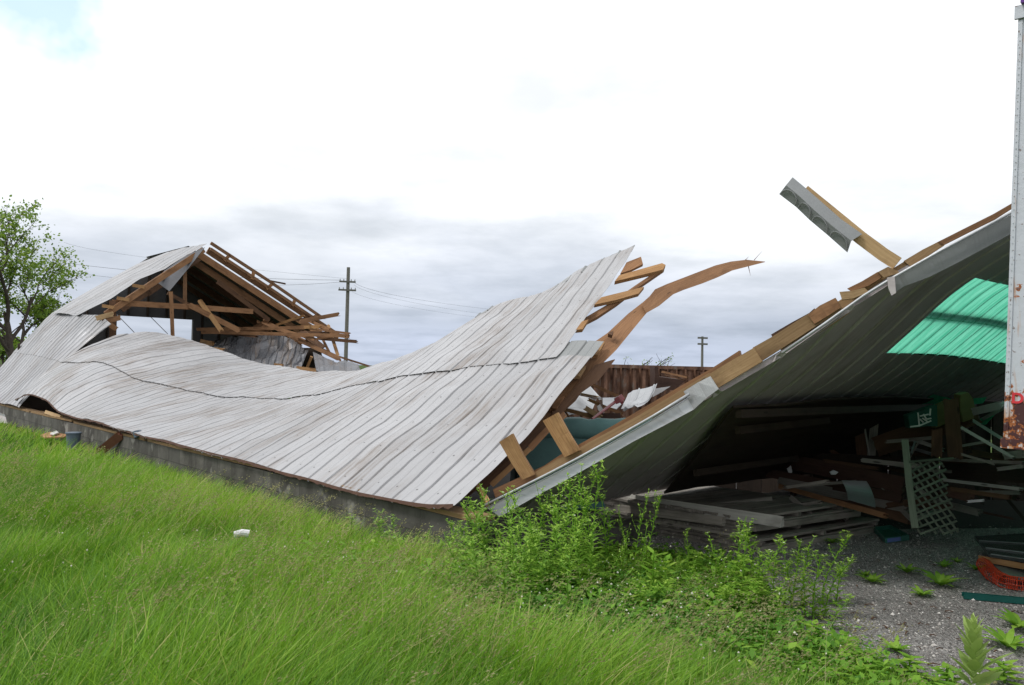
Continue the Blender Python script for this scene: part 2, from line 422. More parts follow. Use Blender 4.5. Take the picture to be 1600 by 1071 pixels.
def skylight_mat():
    m, g = newmat('green_translucent_sheet'); ob = g.n('ShaderNodeTexCoord').outputs['Object']
    uv = g.n('ShaderNodeTexCoord').outputs['UV']
    f = g.noise(g.mapv(uv, (6, 1.5, 1)), 3, 5, .6)
    c = g.mix(g.ramp(f, [(.35, 0.0), (.65, 1.0)]), (.09, .45, .29), (.17, .57, .40))
    pr = g.math('FRACT', g.math('DIVIDE', g.xyz(uv)[0], .3))
    ln = g.ramp(pr, [(.80, 0.0), (.85, .5), (.94, .5), (1.0, 0.0)])
    c = g.mix(ln, c, (.02, .30, .17))
    tr = g.n('ShaderNodeBsdfTranslucent', {0: c}); di = g.n('ShaderNodeBsdfPrincipled', {'Base Color': c, 'Roughness': .35})
    mx = g.n('ShaderNodeMixShader', {0: .18, 1: tr, 2: di}); g.n('ShaderNodeOutputMaterial', {0: mx}); return m
M['skylight'] = skylight_mat()
def block_mat():
    m, g = newmat('concrete_block'); uv = g.n('ShaderNodeTexCoord').outputs['UV']; ob = g.n('ShaderNodeTexCoord').outputs['Object']
    br = g.n('ShaderNodeTexBrick', {'Vector': uv, 'Color1': (.08, .076, .068), 'Color2': (.13, .122, .108), 'Mortar': (.06, .057, .05), 'Scale': 1.0, 'Mortar Size': .008, 'Brick Width': .42, 'Row Height': .2, 'Bias': .0, 'Mortar Smooth': .3})
    d = g.ramp(g.noise(g.mapv(ob, (1, 1, .6)), 2.2, 6, .65), [(.42, 0.0), (.62, 1.0)])
    c = g.mix(g.math('MULTIPLY', d, .85), br.outputs[0], (.035, .031, .026))
    c = g.mix(g.ramp(g.noise(g.mapv(ob, (1, 1, 1), (9, 1, 1)), 3.2, 5), [(.60, 0.0), (.68, .6)]), c, (.32, .31, .28))
    finish(g, c, .9, 0, bump(g, g.math('ADD', g.math('MULTIPLY', br.outputs[1], -1.0), g.noise(ob, 40, 4)), .6, .01)); return m
M['block'] = block_mat()
def ground_mat():
    m, g = newmat('meadow_soil'); ob = g.n('ShaderNodeTexCoord').outputs['Object']
    c = g.mix(g.ramp(g.noise(ob, 1.2, 6, .6), [(.35, 0.0), (.65, 1.0)]), (.030, .050, .010), (.055, .10, .018))
    c = g.mix(g.ramp(g.noise(ob, .02, 3), [(.4, 0.0), (.6, .6)]), c, (.06, .085, .02))
    finish(g, c, .95, 0, bump(g, g.noise(ob, 30, 5), 1.0, .03), .1); return m
M['ground'] = ground_mat()
M['dirt_or_shade'] = simple('soil_with_shade', (.022, .019, .016), .95, 0, 5, .5, .6)  # soil with the darkness under the roof put into its colour
def gravel_mat():
    m, g = newmat('limestone_gravel'); ob = g.n('ShaderNodeTexCoord').outputs['Object']
    vo = g.n('ShaderNodeTexVoronoi', {'Vector': ob, 'Scale': 95.0}); vo2 = g.n('ShaderNodeTexVoronoi', {'Vector': ob, 'Scale': 48.0})
    a = g.xyz(vo.outputs['Color'])[0]; b = g.xyz(vo2.outputs['Color'])[1]
    c = g.mix(g.ramp(a, [(0, 0.0), (1, 1.0)]), (.11, .105, .10), (.56, .54, .52))
    c = g.mix(g.ramp(b, [(.8, 0.0), (.9, .5)]), c, (.42, .40, .38))
    big = g.ramp(g.noise(ob, 1.4, 5, .6), [(.38, 0.0), (.62, .7)])
    c = g.mix(g.math('MULTIPLY', big, .7), c, (.16, .148, .138))
    finish(g, c, .9, 0, bump(g, g.math('ADD', vo.outputs[0], vo2.outputs[0]), 1.0, .02), .3); return m
M['gravel'] = gravel_mat()
M['stone'] = None
def tint_mat(name, stops, trans=.35, rough=.55, emis=None):
    m, g = newmat(name)
    t = g.n('ShaderNodeAttribute', attribute_name='tint').outputs['Fac']
    c = g.ramp(t, stops)
    p = g.n('ShaderNodeBsdfPrincipled', {'Base Color': c, 'Roughness': rough, 'Specular IOR Level': .3})
    if trans:
        c2 = g.mix(1.0, c, (1.0, 1.0, .7), 'MULTIPLY')
        tr = g.n('ShaderNodeBsdfTranslucent', {0: c2}); p = g.n('ShaderNodeMixShader', {0: trans, 1: p, 2: tr})
    g.n('ShaderNodeOutputMaterial', {0: p}); return m
M['grass'] = tint_mat('grass_blades', [(0, (.045, .135, .012)), (.3, (.11, .25, .020)), (.6, (.21, .40, .034)), (.85, (.33, .50, .07)), (1, (.50, .47, .20))], .42)
M['seed'] = tint_mat('grass_seed_heads', [(0, (.20, .20, .08)), (.5, (.34, .32, .15)), (1, (.50, .46, .27))], .3)
M['clover'] = tint_mat('clover_leaves', [(0, (.06, .18, .02)), (1, (.15, .34, .045))], .35)
M['flower'] = tint_mat('white_petals', [(0, (.62, .60, .50)), (1, (.75, .74, .68))], .2)
M['weed'] = tint_mat('weed_leaves', [(0, (.09, .23, .025)), (.5, (.22, .43, .045)), (1, (.42, .60, .10))], .45)
M['mullein'] = tint_mat('woolly_leaves', [(0, (.17, .30, .06)), (1, (.42, .54, .18))], .3)
M['treeleaf'] = tint_mat('tree_leaves', [(0, (.09, .17, .03)), (.5, (.20, .32, .05)), (.85, (.34, .45, .09)), (1, (.34, .22, .08))], .45)
M['stonebits'] = tint_mat('loose_stones', [(0, (.09, .08, .073)), (.5, (.28, .26, .24)), (1, (.60, .58, .55))], 0, .85)
M['reddock'] = tint_mat('rusty_dock_leaves', [(0, (.14, .05, .025)), (1, (.25, .10, .04))], .2)
# ---------------------------------------------------------------- ground
mb = MB(); N_ = 40
def gz(i): t = i / N_ * 2 - 1; return (abs(t) ** 3) * 1500 * (1 if t > 0 else -1)
mb.quadgrid([[Vector((gz(i), gz(j) + 6, 0)) for j in range(N_ + 1)] for i in range(N_ + 1)], N_ + 1, N_ + 1, lambda i, j: (i, j))
tag(mb.build('ground', M['ground'], origin=(0, 0, 0)), kind='structure')
GRAVEL = [Zp(*q) for q in [(870, 838), (960, 848), (1060, 866), (1140, 884), (1200, 925), (1225, 985), (1290, 1012), (1400, 1050), (1480, 1090), (1560, 1140)]]
GRAVEL = [Vector((p.x, p.y, 0)) for p in GRAVEL] + [Vector((4, 2, 0)), Vector((12, 2, 0)), Vector((12, 9.4, 0)), Vector((4.5, 8.6, 0)), Vector((2.0, 8.2, 0)), Vector((.3, 7.5, 0))]
def inpoly(x, y, P):
    c = False; j = len(P) - 1
    for i in range(len(P)):
        if (P[i].y > y) != (P[j].y > y) and x < (P[j].x - P[i].x) * (y - P[i].y) / (P[j].y - P[i].y) + P[i].x: c = not c
        j = i
    return c
mb = MB(); gp = []
for i, p in enumerate(GRAVEL):
    q = GRAVEL[(i + 1) % len(GRAVEL)]; n = max(1, int((q - p).length / .12)) if i < 9 else 1
    for k in range(n):
        r = p.lerp(q, k / n); gp.append(r + (Vector((noise.noise(r * 3), noise.noise(r * 3 + Vector((5, 5, 5))), 0)) * .16 if i < 9 else Vector()))
bm = bmesh.new(); vs_ = [bm.verts.new((p.x, p.y, .004)) for p in gp]
bm.faces.new(vs_); bmesh.ops.triangulate(bm, faces=bm.faces[:])
me = bpy.data.meshes.new('gravel_yard'); bm.to_mesh(me); bm.free(); me.materials.append(M['gravel'])
for p_ in me.polygons:
    pass
gy = bpy.data.objects.new('gravel_yard', me); COL.objects.link(gy); tag(gy, kind='structure')
if me.polygons[0].normal.z < 0: me.flip_normals()
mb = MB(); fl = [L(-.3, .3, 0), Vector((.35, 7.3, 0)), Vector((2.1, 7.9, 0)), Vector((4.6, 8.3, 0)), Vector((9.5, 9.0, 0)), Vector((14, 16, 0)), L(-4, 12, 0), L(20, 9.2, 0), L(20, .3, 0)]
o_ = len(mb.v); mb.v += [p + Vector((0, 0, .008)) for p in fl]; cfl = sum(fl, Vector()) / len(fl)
mb.face(tuple(range(len(fl))), [(p.x, p.y) for p in fl]); ob = mb.build('shade_painted_floor', M['dirt_or_shade']); tag(ob, kind='structure')  # near-black soil sheet, its colour stands in for shade under the wreck
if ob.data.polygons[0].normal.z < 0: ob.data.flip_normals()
# ---------------------------------------------------------------- foundation wall
fw = thing('foundation_wall', 'long low concrete block foundation wall under the collapsed roof', 'wall', L(0, .1, 0))
mb = MB()
def strip(s0, s1, w0, w1, z0, z1, mbx):
    o = len(mbx.v)
    n = max(1, int((s1 - s0) / 1))
    for i in range(n):
        a = s0 + (s1 - s0) * i / n; b = s0 + (s1 - s0) * (i + 1) / n
        o = len(mbx.v)
        for s in (a, b):
            for w, z in ((w0, z0), (w1, z0), (w1, z1), (w0, z1)): mbx.v.append(L(s, w, z))
        mbx.face((o, o + 4, o + 7, o + 3), [(a, z0), (b, z0), (b, z1), (a, z1)])
        mbx.face((o + 3, o + 7, o + 6, o + 2), [(a, w0), (b, w0), (b, w1), (a, w1)])
        mbx.face((o + 1, o + 2, o + 6, o + 5), [(a, z0), (a, z1), (b, z1), (b, z0)])
        if i == 0: mbx.face((o, o + 3, o + 2, o + 1), [(w0, z0), (w0, z1), (w1, z1), (w1, z0)])
        if i == n - 1: mbx.face((o + 4, o + 5, o + 6, o + 7), [(w0, z0), (w1, z0), (w1, z1), (w0, z1)])
strip(-.35, 24, .06, .26, -.1, .385, mb); mb.build('block_wall', M['block'], fw)
mb = MB()
for a, b, dz in ((-.3, 3.1, 0), (3.15, 7.2, .012), (7.3, 11.2, .0), (11.3, 14.6, .02), (14.7, 22, 0)):
    plank(mb, [L(a, .16, .408 + dz), L((a + b) / 2, .15, .412), L(b, .17, .408)], .2, .038, face=(0, 0, 1))
mb.build('sill_plate', M['fascia'], fw)
mb = MB(); strip(-.35, -.15, .26, 9.4, -.1, .16, mb)
mb.build('end_footing', M['block'], fw)
# ---------------------------------------------------------------- the long collapsed roof slope
def cv(lst): return curve1([tuple(loc(W(*q))) for q in lst])
eave = cv([(712, 791, -.02), (660, 789, -.02), (560, 771, 0), (460, 743, 0), (320, 706, 0), (215, 679, 0), (150, 660, 0), (95, 645, 0), (70, 625, 0), (45, 617, 0), (24, 625, 0)])
seam = cv([(922, 563, 2.3), (870, 560, 2.3), (760, 574, 2.3), (680, 580, 2.3), (600, 592, 2.3), (520, 612, 2.3), (460, 622, 2.2), (400, 625, 2.1), (320, 616, 1.9), (260, 603, 1.7), (210, 590, 1.5), (165, 568, 1.3), (93, 567, .9)])
topc = cv([(992, 385, 4.4), (945, 406, 4.5), (900, 427, 4.5), (850, 460, 4.6), (783, 475, 4.6), (740, 500, 4.6), (700, 528, 4.6), (650, 551, 4.6), (600, 568, 4.6), (560, 580, 4.6), (480, 580, 4.5), (430, 572, 4.4), (380, 560, 4.2), (335, 545, 3.9), (300, 535, 3.6), (270, 525, 3.3), (225, 520, 2.8), (183, 524, 2.2)])
STAB = [(-.12, .51, .95), (.45, 1.0, 1.59), (2.5, 3.1, 3.8), (5, 5.5, 6.3), (10, 10.3, 11.2), (13, 13.6, 14.5), (15.8, 15.95, 16.13)]
def PM(q, b):
    sm, st = lerpt(STAB, q); e = eave(q); m = seam(sm); t = topc(st)
    e = Vector((q, e[0], e[1])); m = Vector((sm, m[0], m[1])); t = Vector((st, t[0], t[1]))
    x = b * 2; l0 = (x - 1) * (x - 2) / 2; l1 = -x * (x - 2); l2 = x * (x - 1) / 2
    p = e * l0 + m * l1 + t * l2
    return L(p.x, p.y, p.z + .02 * noise.noise(Vector((q * .9, b * 3, 2))))
cr = thing('collapsed_barn_roof', 'long pale ribbed metal roof slope draped in waves onto the low block wall', 'collapsed roof', L(0, 0, .4))
mb = MB(); ribbed(mb, lambda q, b: PM(q, b * .51), -.12, 15.8, rows=30, dent=.03, h=.026, length=3.0, jag=.025); mb.build('lower_roof_sheet', M['roof'], cr, solid=.003)
mb = MB(); ribbed(mb, lambda q, b: PM(q, .495 + b * .505) + Vector((0, 0, .017)), .45, 15.8, rows=26, dent=.03, h=.026, uoff=7.3, length=3.0, jag=.05); mb.build('upper_roof_sheet', M['roof'], cr, solid=.003)
# rusty, ragged drip edge
mb = MB(); row = []
q = -.12
while q < 15.8:
    for k, jz in enumerate((0, .02)):
        pass
    p = PM(q, 0); dn = .008 + .035 * abs(noise.noise(Vector((q * 9, 0, 0)))); o = p - NN * .006
    row.append([o + Vector((0, 0, .014)), o - NN * .004 - Vector((0, 0, dn))]); q += .06
mb.quadgrid(row, len(row), 2, lambda i, j: (i * .06, j * .03)); M['eave_rust'] = simple('rusty_eave', (.10, .05, .035), .9, 0, 9, .6); mb.build('rusty_drip_edge', M['eave_rust'], cr, solid=.004)
# unpainted overlap strip by the torn corner
mb = MB(); ribbed(mb, lambda q, b: PM(q, .505 + b * .065) + Vector((0, 0, -.004)), -.12, .52, rows=4, dent=.01, length=.4); mb.build('bare_overlap_strip', M['zinc'], cr, solid=.003)
# bare metal turned over along the broken ridge
mb = MB()
def RF(q, b): p = PM(q, 1.0); return p + Vector((0, 0, .018)) + (PM(q, .97) - p) * (b * 1.0) - Vector((0, 0, .01 * b))
for a, b_ in ((.45, 1.05), (1.07, 1.6), (1.62, 2.2), (3.1, 3.75)): ribbed(mb, RF, a, b_, rows=2, length=.2, dent=.02)
mb.build('ridge_flashing', M['zinc'], cr, solid=.004)
# a crushed wooden frame still under it: rafters seen along the torn near edge
def zd(v, v0, d0, v1, d1): return d0 + (d1 - d0) * (v - v0) / (v1 - v0)
def z3(a, b): return a / 2.4906 + 600, b / 2.4906 + 370
def polyv(lst, v0, d0, v1, d1, th, off=0.0, conv=z3):
    out = []
    for a, b in lst:
        u, v = conv(a, b) if conv else (a, b); out.append(D(u, v, zd(v, v0, d0, v1, d1) + off))
    return out
def ppoly(name, lst, mat, parent, v0=800, d0=6.35, v1=400, d1=9.4, th=.04, off=0.0, conv=z3, axis=None, label=None):
    """convex pieces are not needed: the outline is triangulated"""
    mb = MB(); pts = polyv(lst, v0, d0, v1, d1, th, off, conv); poly(mb, pts, th, axis=axis)
    ob = mb.build(name, M[mat], parent)
    if label: ob['label'] = label
    return ob
def strip_rafter(name, upper, lower, mat, parent, v0=800, d0=6.35, v1=400, d1=9.4, th=.04, off=0, conv=z3, label=None):
    """board whose two edges are given as matching outlines"""
    mb = MB(); a = polyv(upper, v0, d0, v1, d1, th, off, conv); b = polyv(lower, v0, d0, v1, d1, th, off, conv)
    o = len(mb.v); n = len(a); acc = 0
    for i in range(n):
        if i: acc += (a[i] - a[i - 1]).length
        bk = (a[i] - CAM).normalized() * th
        mb.v += [a[i], b[i], b[i] + bk, a[i] + bk]
        if i:
            l = acc - (a[i] - a[i - 1]).length; w = (a[i] - b[i]).length
            for k in range(4):
                k2 = (k + 1) % 4; p = o + (i - 1) * 4
                mb.face((p + k, p + k2, p + 4 + k2, p + 4 + k), [(l, k * w), (l, (k + 1) * w), (acc, (k + 1) * w), (acc, k * w)])
    mb.face((o, o + 3, o + 2, o + 1), [(0, 0)] * 4); p = o + (n - 1) * 4; mb.face((p, p + 1, p + 2, p + 3), [(0, 0)] * 4)
    ob = mb.build(name, M[mat], parent)
    if label: ob['label'] = label
    return ob
strip_rafter('rafter', [(255, 985), (400, 850), (560, 690), (680, 575), (760, 450), (870, 375), (950, 300), (1008, 255), (1045, 222)],
             [(320, 1020), (500, 862), (640, 735), (745, 640), (835, 510), (905, 440), (970, 360), (1022, 297), (1080, 262)], 'rafter', cr, off=.5, label='long brown rafter rising out of the torn edge')
sr = strip_rafter('splice_board', [(1005, 268), (1055, 205), (1100, 185), (1160, 162), (1230, 135), (1290, 112), (1350, 97), (1410, 90), (1482, 97)],
             [(1020, 298), (1070, 270), (1125, 225), (1165, 208), (1240, 182), (1300, 158), (1355, 132), (1410, 118), (1484, 99)], 'rafter', cr, off=.44, label='splintered board end curving out over the gap')
mb = MB()
for a, b in (((1440, 92), (1472, 56)), ((1418, 115), (1426, 152)), ((1405, 92), (1420, 78))):
    p0 = D(*z3(*a), 9.8); p1 = D(*z3(*b), 9.75); tube(mb, [p0, p1], .006, .001, 4)
mb.build('splinter', M['rafter'], cr)
strip_rafter('scab_board', [(650, 690), (740, 590), (820, 500), (898, 477)], [(690, 690), (765, 610), (835, 560), (899, 480)], 'brown', cr, off=.40)
strip_rafter('under_rafter', [(300, 1000), (400, 905), (520, 800), (625, 712)], [(395, 985), (470, 915), (560, 815), (640, 740)], 'brown', cr, off=.35)
strip_rafter('under_rafter', [(560, 815), (625, 745), (700, 680)], [(575, 835), (640, 765), (712, 700)], 'rafter', cr, off=.3)
strip_rafter('under_rafter', [(410, 960), (480, 895), (560, 818)], [(425, 975), (495, 910), (575, 832)], 'fresh', cr, off=.2)
for k in range(4):
    mb = MB(); plank(mb, [PM(1.3 + k * .7, .03) - Vector((0, 0, .16)), PM(1.3 + k * .7, .5) - Vector((0, 0, .16)), PM(1.3 + k * .7, .9) - Vector((0, 0, .16))], .14, .04, face=EE); mb.build('rafter', M['brown'], cr)
for lst, mt in (([(800, 462), (832, 414), (860, 408), (832, 460)], 'fresh'), ([(735, 541), (757, 505), (786, 503), (762, 541)], 'pale'), ([(636, 664), (668, 626), (702, 621), (672, 668)], 'rafter'),
               ([(872, 378), (880, 370), (893, 368), (888, 384)], 'brown')):
    ppoly('purlin_stub', lst, mt, cr, off=.36, th=.05)
ppoly('purlin_board', [(920, 143), (944, 100), (1000, 78), (1008, 107), (960, 130)], 'rafter', cr, off=.75, th=.04)
ppoly('purlin_board', [(898, 174), (915, 150), (1082, 103), (1096, 110), (1085, 128), (1060, 135)], 'fresh', cr, off=.62, th=.06)
ppoly('purlin_board', [(1060, 135), (1095, 112), (1090, 128), (985, 200), (905, 262), (830, 312), (775, 340), (778, 318), (880, 258), (985, 185)], 'rafter', cr, off=.7, th=.05)
ppoly('purlin_board', [(818, 265), (845, 236), (930, 215), (1012, 195), (990, 222), (900, 247)], 'fresh', cr, off=.6, th=.05)
ppoly('purlin_board', [(746, 363), (770, 330), (796, 322), (772, 360)], 'fresh', cr, off=.5, th=.05)
ppoly('loose_stud', [(338, 935), (350, 930), (412, 1024), (398, 1036)], 'fresh', cr, d0=6.3, off=.0, th=.05)
# ---------------------------------------------------------------- far lean-to part of the roof
def gridsheet(curves, ws_or_pts, name, mat, parent, sign=1, pitch=.3, rows=16, dent=.03, h=.018, uoff=0.0, solid=.003, zoff=0, label=None):
    """curves: list of point lists (each across the ribs), lofted along the ribs"""
    fs = []
    for c in curves:
        d = [0]
        for i in range(1, len(c)): d.append(d[-1] + (c[i] - c[i - 1]).length)
        fs.append((c, [x / d[-1] for x in d], d[-1]))
    width = max(f[2] for f in fs)
    def ev(k, t):
        c, d, _ = fs[k]; t = min(max(t, 0), 1); i = 0
        while i < len(d) - 2 and d[i + 1] < t: i += 1
        return c[i].lerp(c[i + 1], (t - d[i]) / max(d[i + 1] - d[i], 1e-6))
    n = len(fs)
    def P(q, b):
        t = q / width; x = b * (n - 1)
        if n == 3:
            p = [ev(k, t) for k in range(3)]; return p[0] * ((x - 1) * (x - 2) / 2) + p[1] * (-x * (x - 2)) + p[2] * (x * (x - 1) / 2) + Vector((0, 0, zoff))
        k = min(int(x), n - 2); return ev(k, t).lerp(ev(k + 1, t), x - k) + Vector((0, 0, zoff))
    ln = (fs[0][0][0] - fs[-1][0][0]).length
    mb = MB(); ribbed(mb, P, 0, width, pitch=pitch, rows=rows, dent=dent, h=h, sign=sign, uoff=uoff, length=ln)
    ob = mb.build(name, M[mat], parent, solid=solid)
    if label: ob['label'] = label
    return ob
Wl = lambda lst: [W(*q) for q in lst]
lr = thing('slumped_roof_panel', 'two-course ribbed metal panel slumped steeply to the wall at the far left', 'roof panel', L(18, 0, .4))
gridsheet([Wl([(-46, 614, 0), (-20, 621, 0), (0, 629, 0), (30, 636, 0)]), Wl([(-10, 585, .55), (10, 592, .55), (30, 596, .55), (62, 602, .5)]), Wl([(22, 550, 1.15), (45, 553, 1.15), (67, 557, 1.1), (100, 567, 1.0)])], 0, 'lower_sheet', 'roof_far', lr, pitch=.34)
gridsheet([Wl([(21, 552, 1.13), (45, 555, 1.13), (67, 559, 1.08), (101, 569, .98)]), Wl([(50, 521, 1.6), (85, 524, 1.6), (110, 528, 1.6), (132, 540, 1.55)]), Wl([(82, 489, 2.15), (122, 492, 2.1), (157, 494, 2.1), (174, 508, 2.1)])], 0, 'upper_sheet', 'roof_far', lr, pitch=.34, zoff=.02, uoff=4)
# ---------------------------------------------------------------- standing gable end
ga = thing('standing_barn_gable', 'standing far end of the barn with open rafters, tie beam and doorway to the sky', 'barn gable', L(19, 4.8, 0))
gridsheet([Wl([(123, 493, 2.0), (103, 491, 2.0), (82, 489, 2.0)]), Wl([(173, 466, 2.7), (147, 465, 2.7), (126, 462, 2.65)]), Wl([(220, 437, 3.4), (195, 436, 3.4), (170, 437, 3.35)]), Wl([(258, 421, 4.0), (235, 419, 4.0), (214, 413, 4.0)]), Wl([(322, 380, 4.8), (290, 387, 4.8), (262, 394, 4.8)])], 0, 'roof_sheet', 'roof_far', ga, pitch=.45, rows=24, dent=.03)
def chain(name, pts, w, th, mat, parent=ga, jag=0.0, twist=0.0, label=None, face=None):
    mb = MB(); plank(mb, pts, w, th, jag=jag, jag0=jag * .5, twist=twist, face=face); ob = mb.build(name, M[mat], parent)
    if label: ob['label'] = label
    return ob
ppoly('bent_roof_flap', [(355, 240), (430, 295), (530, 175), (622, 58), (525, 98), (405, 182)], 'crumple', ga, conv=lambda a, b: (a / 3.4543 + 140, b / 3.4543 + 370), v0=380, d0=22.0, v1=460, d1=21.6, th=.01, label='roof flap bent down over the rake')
RZ, RW = 4.95, 4.8
def GP(s, w): return L(s, w, RZ - .08 - max(0, s - 18) * .07 - .53 * abs(w - RW) if w > RW else RZ - .08 - .80 * abs(w - RW))
for i, s in enumerate((17.15, 18.0, 18.9, 19.8, 20.7, 21.6)):
    chain('rafter', [GP(s, RW) - Vector((0, 0, .12)), GP(s, 9.1) - Vector((0, 0, .12))], .2, .06, 'rafter' if i < 3 else 'brown', face=EE * -1)
for s, dv in ((17.15, 0), (17.5, -1)):
    chain('rafter', [S(318, 391 + dv, s), S(240, 442 + dv, s), S(165, 492 + dv, s)], .15, .06, 'rafter', face=EE * -1)
for q in ((195, 481), (235, 456), (275, 428)):
    chain('rafter', [S(q[0] + 40, q[1] - 26, 18.6), S(q[0] - 5, q[1] + 4, 18.6)], .14, .06, 'brown', face=EE * -1)
# two open rails with blocking stand proud of the first rafter
RU = lambda w, k: GP(16.95, w) + Vector((0, 0, k - .11))
chain('rake_rail', [RU(RW, .17), RU(6.6, .20), RU(8.4, .17)], .085, .05, 'rafter', face=EE * -1)
chain('rake_rail', [RU(RW, .0), RU(6.6, .0), RU(8.9, -.02)], .085, .05, 'rafter', face=EE * -1)
for w, dw in ((5.2, .16), (6.05, .05), (6.5, .2), (7.35, .1), (8.0, .25)): chain('blocking', [RU(w, -.08), RU(w + dw, .19)], .09, .05, 'rafter', face=EE * -1)
chain('splinter', [RU(6.6, .22), RU(7.1, .44)], .05, .03, 'brown', jag=.05)
# metal still lying on the far part of the right-hand slope, from s 18.9 on
mb = MB(); ribbed(mb, lambda q, b: GP(q, RW + b * 4.4) + Vector((0, 0, .14)), 18.6, 22.3, pitch=.5, rows=6, length=5); mb.build('far_slope_sheet', M['wall_metal'], ga, solid=.004)
for q in ((172, 480), (195, 468), (219, 448)):
    a = W(q[0] - 9, q[1] - 1, 2.6); b = W(q[0] + 9, q[1] + 3, 2.6); chain('purlin', [S(q[0] - 12, q[1] - 2, 17.2), S(q[0] + 7, q[1] + 1, 17.0)], .085, .05, 'fresh')
chain('tie_beam', [S(176, 473, 17.3), S(300, 480, 17.3), S(395, 487, 17.3)], .15, .06, 'rafter')
chain('loose_post', [S(267, 456, 16.9), S(270, 530, 16.9)], .10, .08, 'rafter')
chain('king_post', [S(289, 415, 17.3), S(289, 477, 17.3)], .10, .06, 'rafter')
chain('web_brace', [S(312, 470, 17.2), S(345, 516, 17.0)], .13, .05, 'fresh', jag=.1)
chain('web_brace', [S(296, 477, 17.25), S(372, 516, 16.9)], .15, .05, 'rafter', jag=.1)
chain('web_brace', [S(340, 440, 17.3), S(420, 500, 17.3)], .13, .05, 'brown')
chain('web_brace', [S(262, 458, 17.3), S(298, 478, 17.3)], .10, .05, 'brown')
for a, b in (((150, 498), (176, 491)), ((160, 503), (187, 497)), ((168, 505), (181, 514))):
    chain('rafter_stub', [S(*a, 16.9), S(*b, 16.8)], .13, .05, 'rafter' if a[0] != 150 else 'pale', jag=.05)
chain('corner_post', [S(176, 470, 17.3), S(176, 540, 17.3)], .16, .16, 'brown')
# gable end wall with its doorway, 5 m farther back
SB = 22.0
mb = MB()
o1 = loc(S(183, 493, SB)); o2 = loc(S(302, 502, SB))
wa, wb = o1.y, o2.y; zt = o1.z
def gw(w0, w1, z0, z1a, z1b, n=1):
    o = len(mb.v); mb.v += [L(SB, w0, z0), L(SB, w1, z0), L(SB, w1, z1b), L(SB, w0, z1a), L(SB + .12, w0, z0), L(SB + .12, w1, z0), L(SB + .12, w1, z1b), L(SB + .12, w0, z1a)]
    for f in ((0, 1, 2, 3), (5, 4, 7, 6), (0, 3, 7, 4), (1, 5, 6, 2), (3, 2, 6, 7)): mb.face(tuple(o + k for k in f), [(w0, z0), (w1, z0), (w1, z1b), (w0, z1a)])
gz_ = lambda w: GP(SB, w).z + .1
gw(2.1, wa, 0, 2.3, gz_(wa) - .1); gw(wb, 7.0, 0, gz_(wb), gz_(7.0)); gw(7.0, 9.4, 0, gz_(7.0), gz_(9.4))
mb.v and None
gw(wa, RW, zt, gz_(wa), gz_(RW)); gw(RW, wb, zt, gz_(RW), gz_(wb)) if wb > RW else None
mb.build('gable_wall', M['wall_metal'], ga)
for w in np.arange(.6, 9.4, .6):
    z0 = zt if wa < w < wb else 0.0
    mb = MB(); plank(mb, [L(SB - .05, w, z0), L(SB - .05, w, gz_(w) - .1)], .05, .09, face=EE * -1); mb.build('wall_stud', M['dark'], ga)
mb = MB(); strip(9, 24, 2.6, 2.66, 0, .62, mb); mb.build('added_dark_backing', M['dark'], cr)  # added dark strips under the roof, make the raised eave gap look dark
mb = MB(); strip(16.9, 17.0, .3, 4, 0, .72, mb); mb.build('added_dark_backing', M['dark'], cr)
# ---------------------------------------------------------------- crumpled far slope
cp = thing('crumpled_roof_sheet', 'crumpled dull grey roofing buckled up under the pile of broken rafters', 'roof sheet', L(14, 6.5, .8))
z2 = lambda a, b: (a / 3.4543 + 140, b / 3.4543 + 370)
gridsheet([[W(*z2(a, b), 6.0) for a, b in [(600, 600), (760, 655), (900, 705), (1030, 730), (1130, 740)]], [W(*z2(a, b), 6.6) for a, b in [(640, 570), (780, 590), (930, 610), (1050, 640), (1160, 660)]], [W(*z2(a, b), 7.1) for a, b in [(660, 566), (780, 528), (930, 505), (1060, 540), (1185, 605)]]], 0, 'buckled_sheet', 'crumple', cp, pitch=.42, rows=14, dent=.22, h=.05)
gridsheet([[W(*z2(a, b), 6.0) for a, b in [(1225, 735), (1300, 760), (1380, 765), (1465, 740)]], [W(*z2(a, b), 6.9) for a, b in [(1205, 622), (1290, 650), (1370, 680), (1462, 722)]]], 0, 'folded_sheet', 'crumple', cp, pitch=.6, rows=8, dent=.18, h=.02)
for a_, b_, w_, c_, d_, e_ in ((1175, 705, 6.3, 1198, 648, .07), (1120, 708, 6.1, 1228, 722, .09), (1000, 692, 5.9, 1042, 697, .09)):
    mb = MB(); plank(mb, [W(*z2(a_, b_), w_), W(*z2(c_, d_), w_)], e_, .045); mb.build('batten', M['fresh'], cp)
mb = MB(); poly(mb, [W(*z2(a, b), 7.3) for a, b in [(1120, 600), (1240, 600), (1260, 740), (1100, 740)]], .05); mb.build('dark_board_behind', M['dark'], cp)
